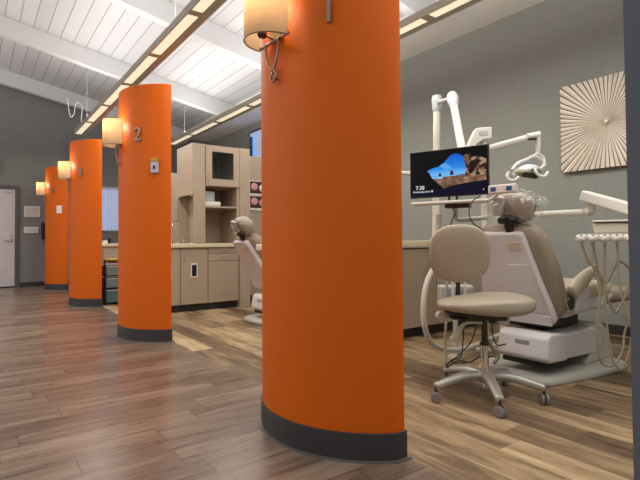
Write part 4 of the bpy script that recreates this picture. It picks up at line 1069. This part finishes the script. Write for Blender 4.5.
bm = BM(); tube(bm, [Vector((c0.x, c0.y, hz)) - dx2*.02 - y2*.05, at(592, 262, 3.1), at(600, 290, 3.1), at(597, 330, 3.1), at(600, 360, 3.12), at(612, 366, 3.15), at(622, 352, 3.2), at(632, 320, 3.25), end], .0075, seg=8, n=8)
obj('hose', bm, M['hose'], t, smooth=True)
obj('hose_manifold', TB(.36, .60, .16, .26, .48, zb-.035), M['lgrey'], t, bevel=.01)

# ------------------------------------------------------------------ assistant side: hoses, junction column, cables
t = thing('assistant_unit', 'grey assistant suction unit standing behind the stool backrest', 'suction unit', tuple(Vector((at(455, 300, 3.9).x, at(455, 300, 3.9).y, 0))))
pa = at(455, 292, 4.0); pa.z = 0
ar = math.atan2(RD.y, RD.x)
bm = BM(); obox(bm, pa+Vector((0, 0, .52)), (.28, .12, .16), (0, 0, ar)); un1 = obj('unit_body', bm, M['lgrey'], t, bevel=.02, seg=3)
bm = BM(); cyl(bm, pa, pa+Vector((0, 0, .45)), .02); lathe(bm, pa, [(.07, 0), (.07, .015), (.02, .03)], seg=20); obj('unit_post', bm, M['lgrey'], t)
bm = BM(); obox(bm, pa+Vector((0, 0, .53))-FD*.062, (.22, .012, .1), (0, 0, ar)); obj('control_panel', bm, M['bgrey'], un1, bevel=.004)
for i in range(4):
    q = pa + RD*(-.09+.05*i) - FD*.08 + Vector((0, 0, .55))
    bm = BM(); lathe(bm, q, [(.012, -.04), (.014, .02), (.010, .07), (.006, .09)], seg=12); obj('nozzle', bm, M['dwhite'] if i % 2 else M['silver'], un1)
hp = [at(439, 215, 3.7), at(437, 240, 3.72), at(436, 262, 3.7), at(427, 282, 3.6), at(423.5, 305, 3.55), at(425, 328, 3.55), at(433, 344, 3.65), at(450, 350, 3.8), at(468, 348, 4.0), at(486, 341, 4.25), at(500, 335, 4.4)]
bm = BM(); tube(bm, hp, .021, seg=12, n=8)
tag(obj('vacuum_hose', bm, M['whose'], smooth=True, origin=(3.1, 2.6, 0)), 'thick white vacuum hose curving down left of the stool to the floor', 'hose')
cab = [
 ('grey_hose', [at(446, 322, 3.5), at(445, 345, 3.5), at(446, 366, 3.45), at(452, 366, 3.5)], .010, 'hose', 'thin grey hose dropping straight down beside the stool lever'),
 ('beige_hose', [at(486, 325, 3.45), at(487, 338, 3.45), at(492, 348, 3.5), at(498, 356, 3.5), at(494, 363, 3.45)], .014, 'hose', 'beige hose curving to the floor right of the stool column'),
]
for nm, pts, r, ct, lb_ in cab:
    bm = BM(); tube(bm, pts, r, seg=8, n=8); tag(obj(nm, bm, M['hose'], smooth=True, origin=tuple(Vector((pts[-1].x, pts[-1].y, 0)))), lb_, ct)
blk = [
 ([at(464, 322, 3.4), at(463, 340, 3.4), at(461, 356, 3.35), at(452, 360, 3.3), at(446, 366, 3.25)], 'black cable hanging left of the stool column to the floor'),
 ([at(478, 318, 3.5), at(472, 340, 3.5), at(462, 352, 3.5), at(452, 362, 3.4), at(466, 363, 3.4)], 'black cable sagging diagonally behind the stool column'),
 ([at(492, 320, 3.4), at(493, 336, 3.4), at(497, 345, 3.35), at(506, 344, 3.3)], 'black cable under the dental chair back, right of the stool column'),
 ([at(446, 368, 3.2), at(458, 361, 3.3), at(470, 362, 3.35), at(482, 356, 3.45), at(496, 357, 3.4)], 'black cable lying on the floor behind the stool base'),
]
for pts, lb_ in blk:
    bm = BM(); tube(bm, pts, .005, seg=6, n=8); tag(obj('black_cable', bm, M['rubber'], smooth=True, origin=tuple(Vector((pts[-1].x, pts[-1].y, 0)))), lb_, 'cable', 'black cables')
loop = [
 ([at(514, 190, 3.45), at(526, 190, 3.4), at(535, 194, 3.35), at(539, 198, 3.3), at(533, 199, 3.3), at(520, 197, 3.3), at(510, 194, 3.4)], 'thin black cable looping right of the white control box'),
 ([at(480, 196, 3.3), at(472, 202, 3.25), at(469, 213, 3.2), at(473, 223, 3.2), at(482, 229, 3.25)], 'thin black cable curling around the left of the headrest'),
 ([at(536, 204, 3.25), at(534, 213, 3.25), at(526, 221, 3.25), at(514, 223, 3.3)], 'thin black cable curling around the right of the headrest'),
 ([MP(-.02, -.235, -.04), at(455, 212, 3.45), at(451, 224, 3.45), at(452, 238, 3.5)], 'thin black cable dangling under the monitor shelf'),
]
for pts, lb_ in loop:
    bm = BM(); tube(bm, pts, .004, seg=6, n=8); tag(obj('black_cable', bm, M['rubber'], smooth=True, origin=tuple(pts[-1])), lb_, 'cable', 'black cables')
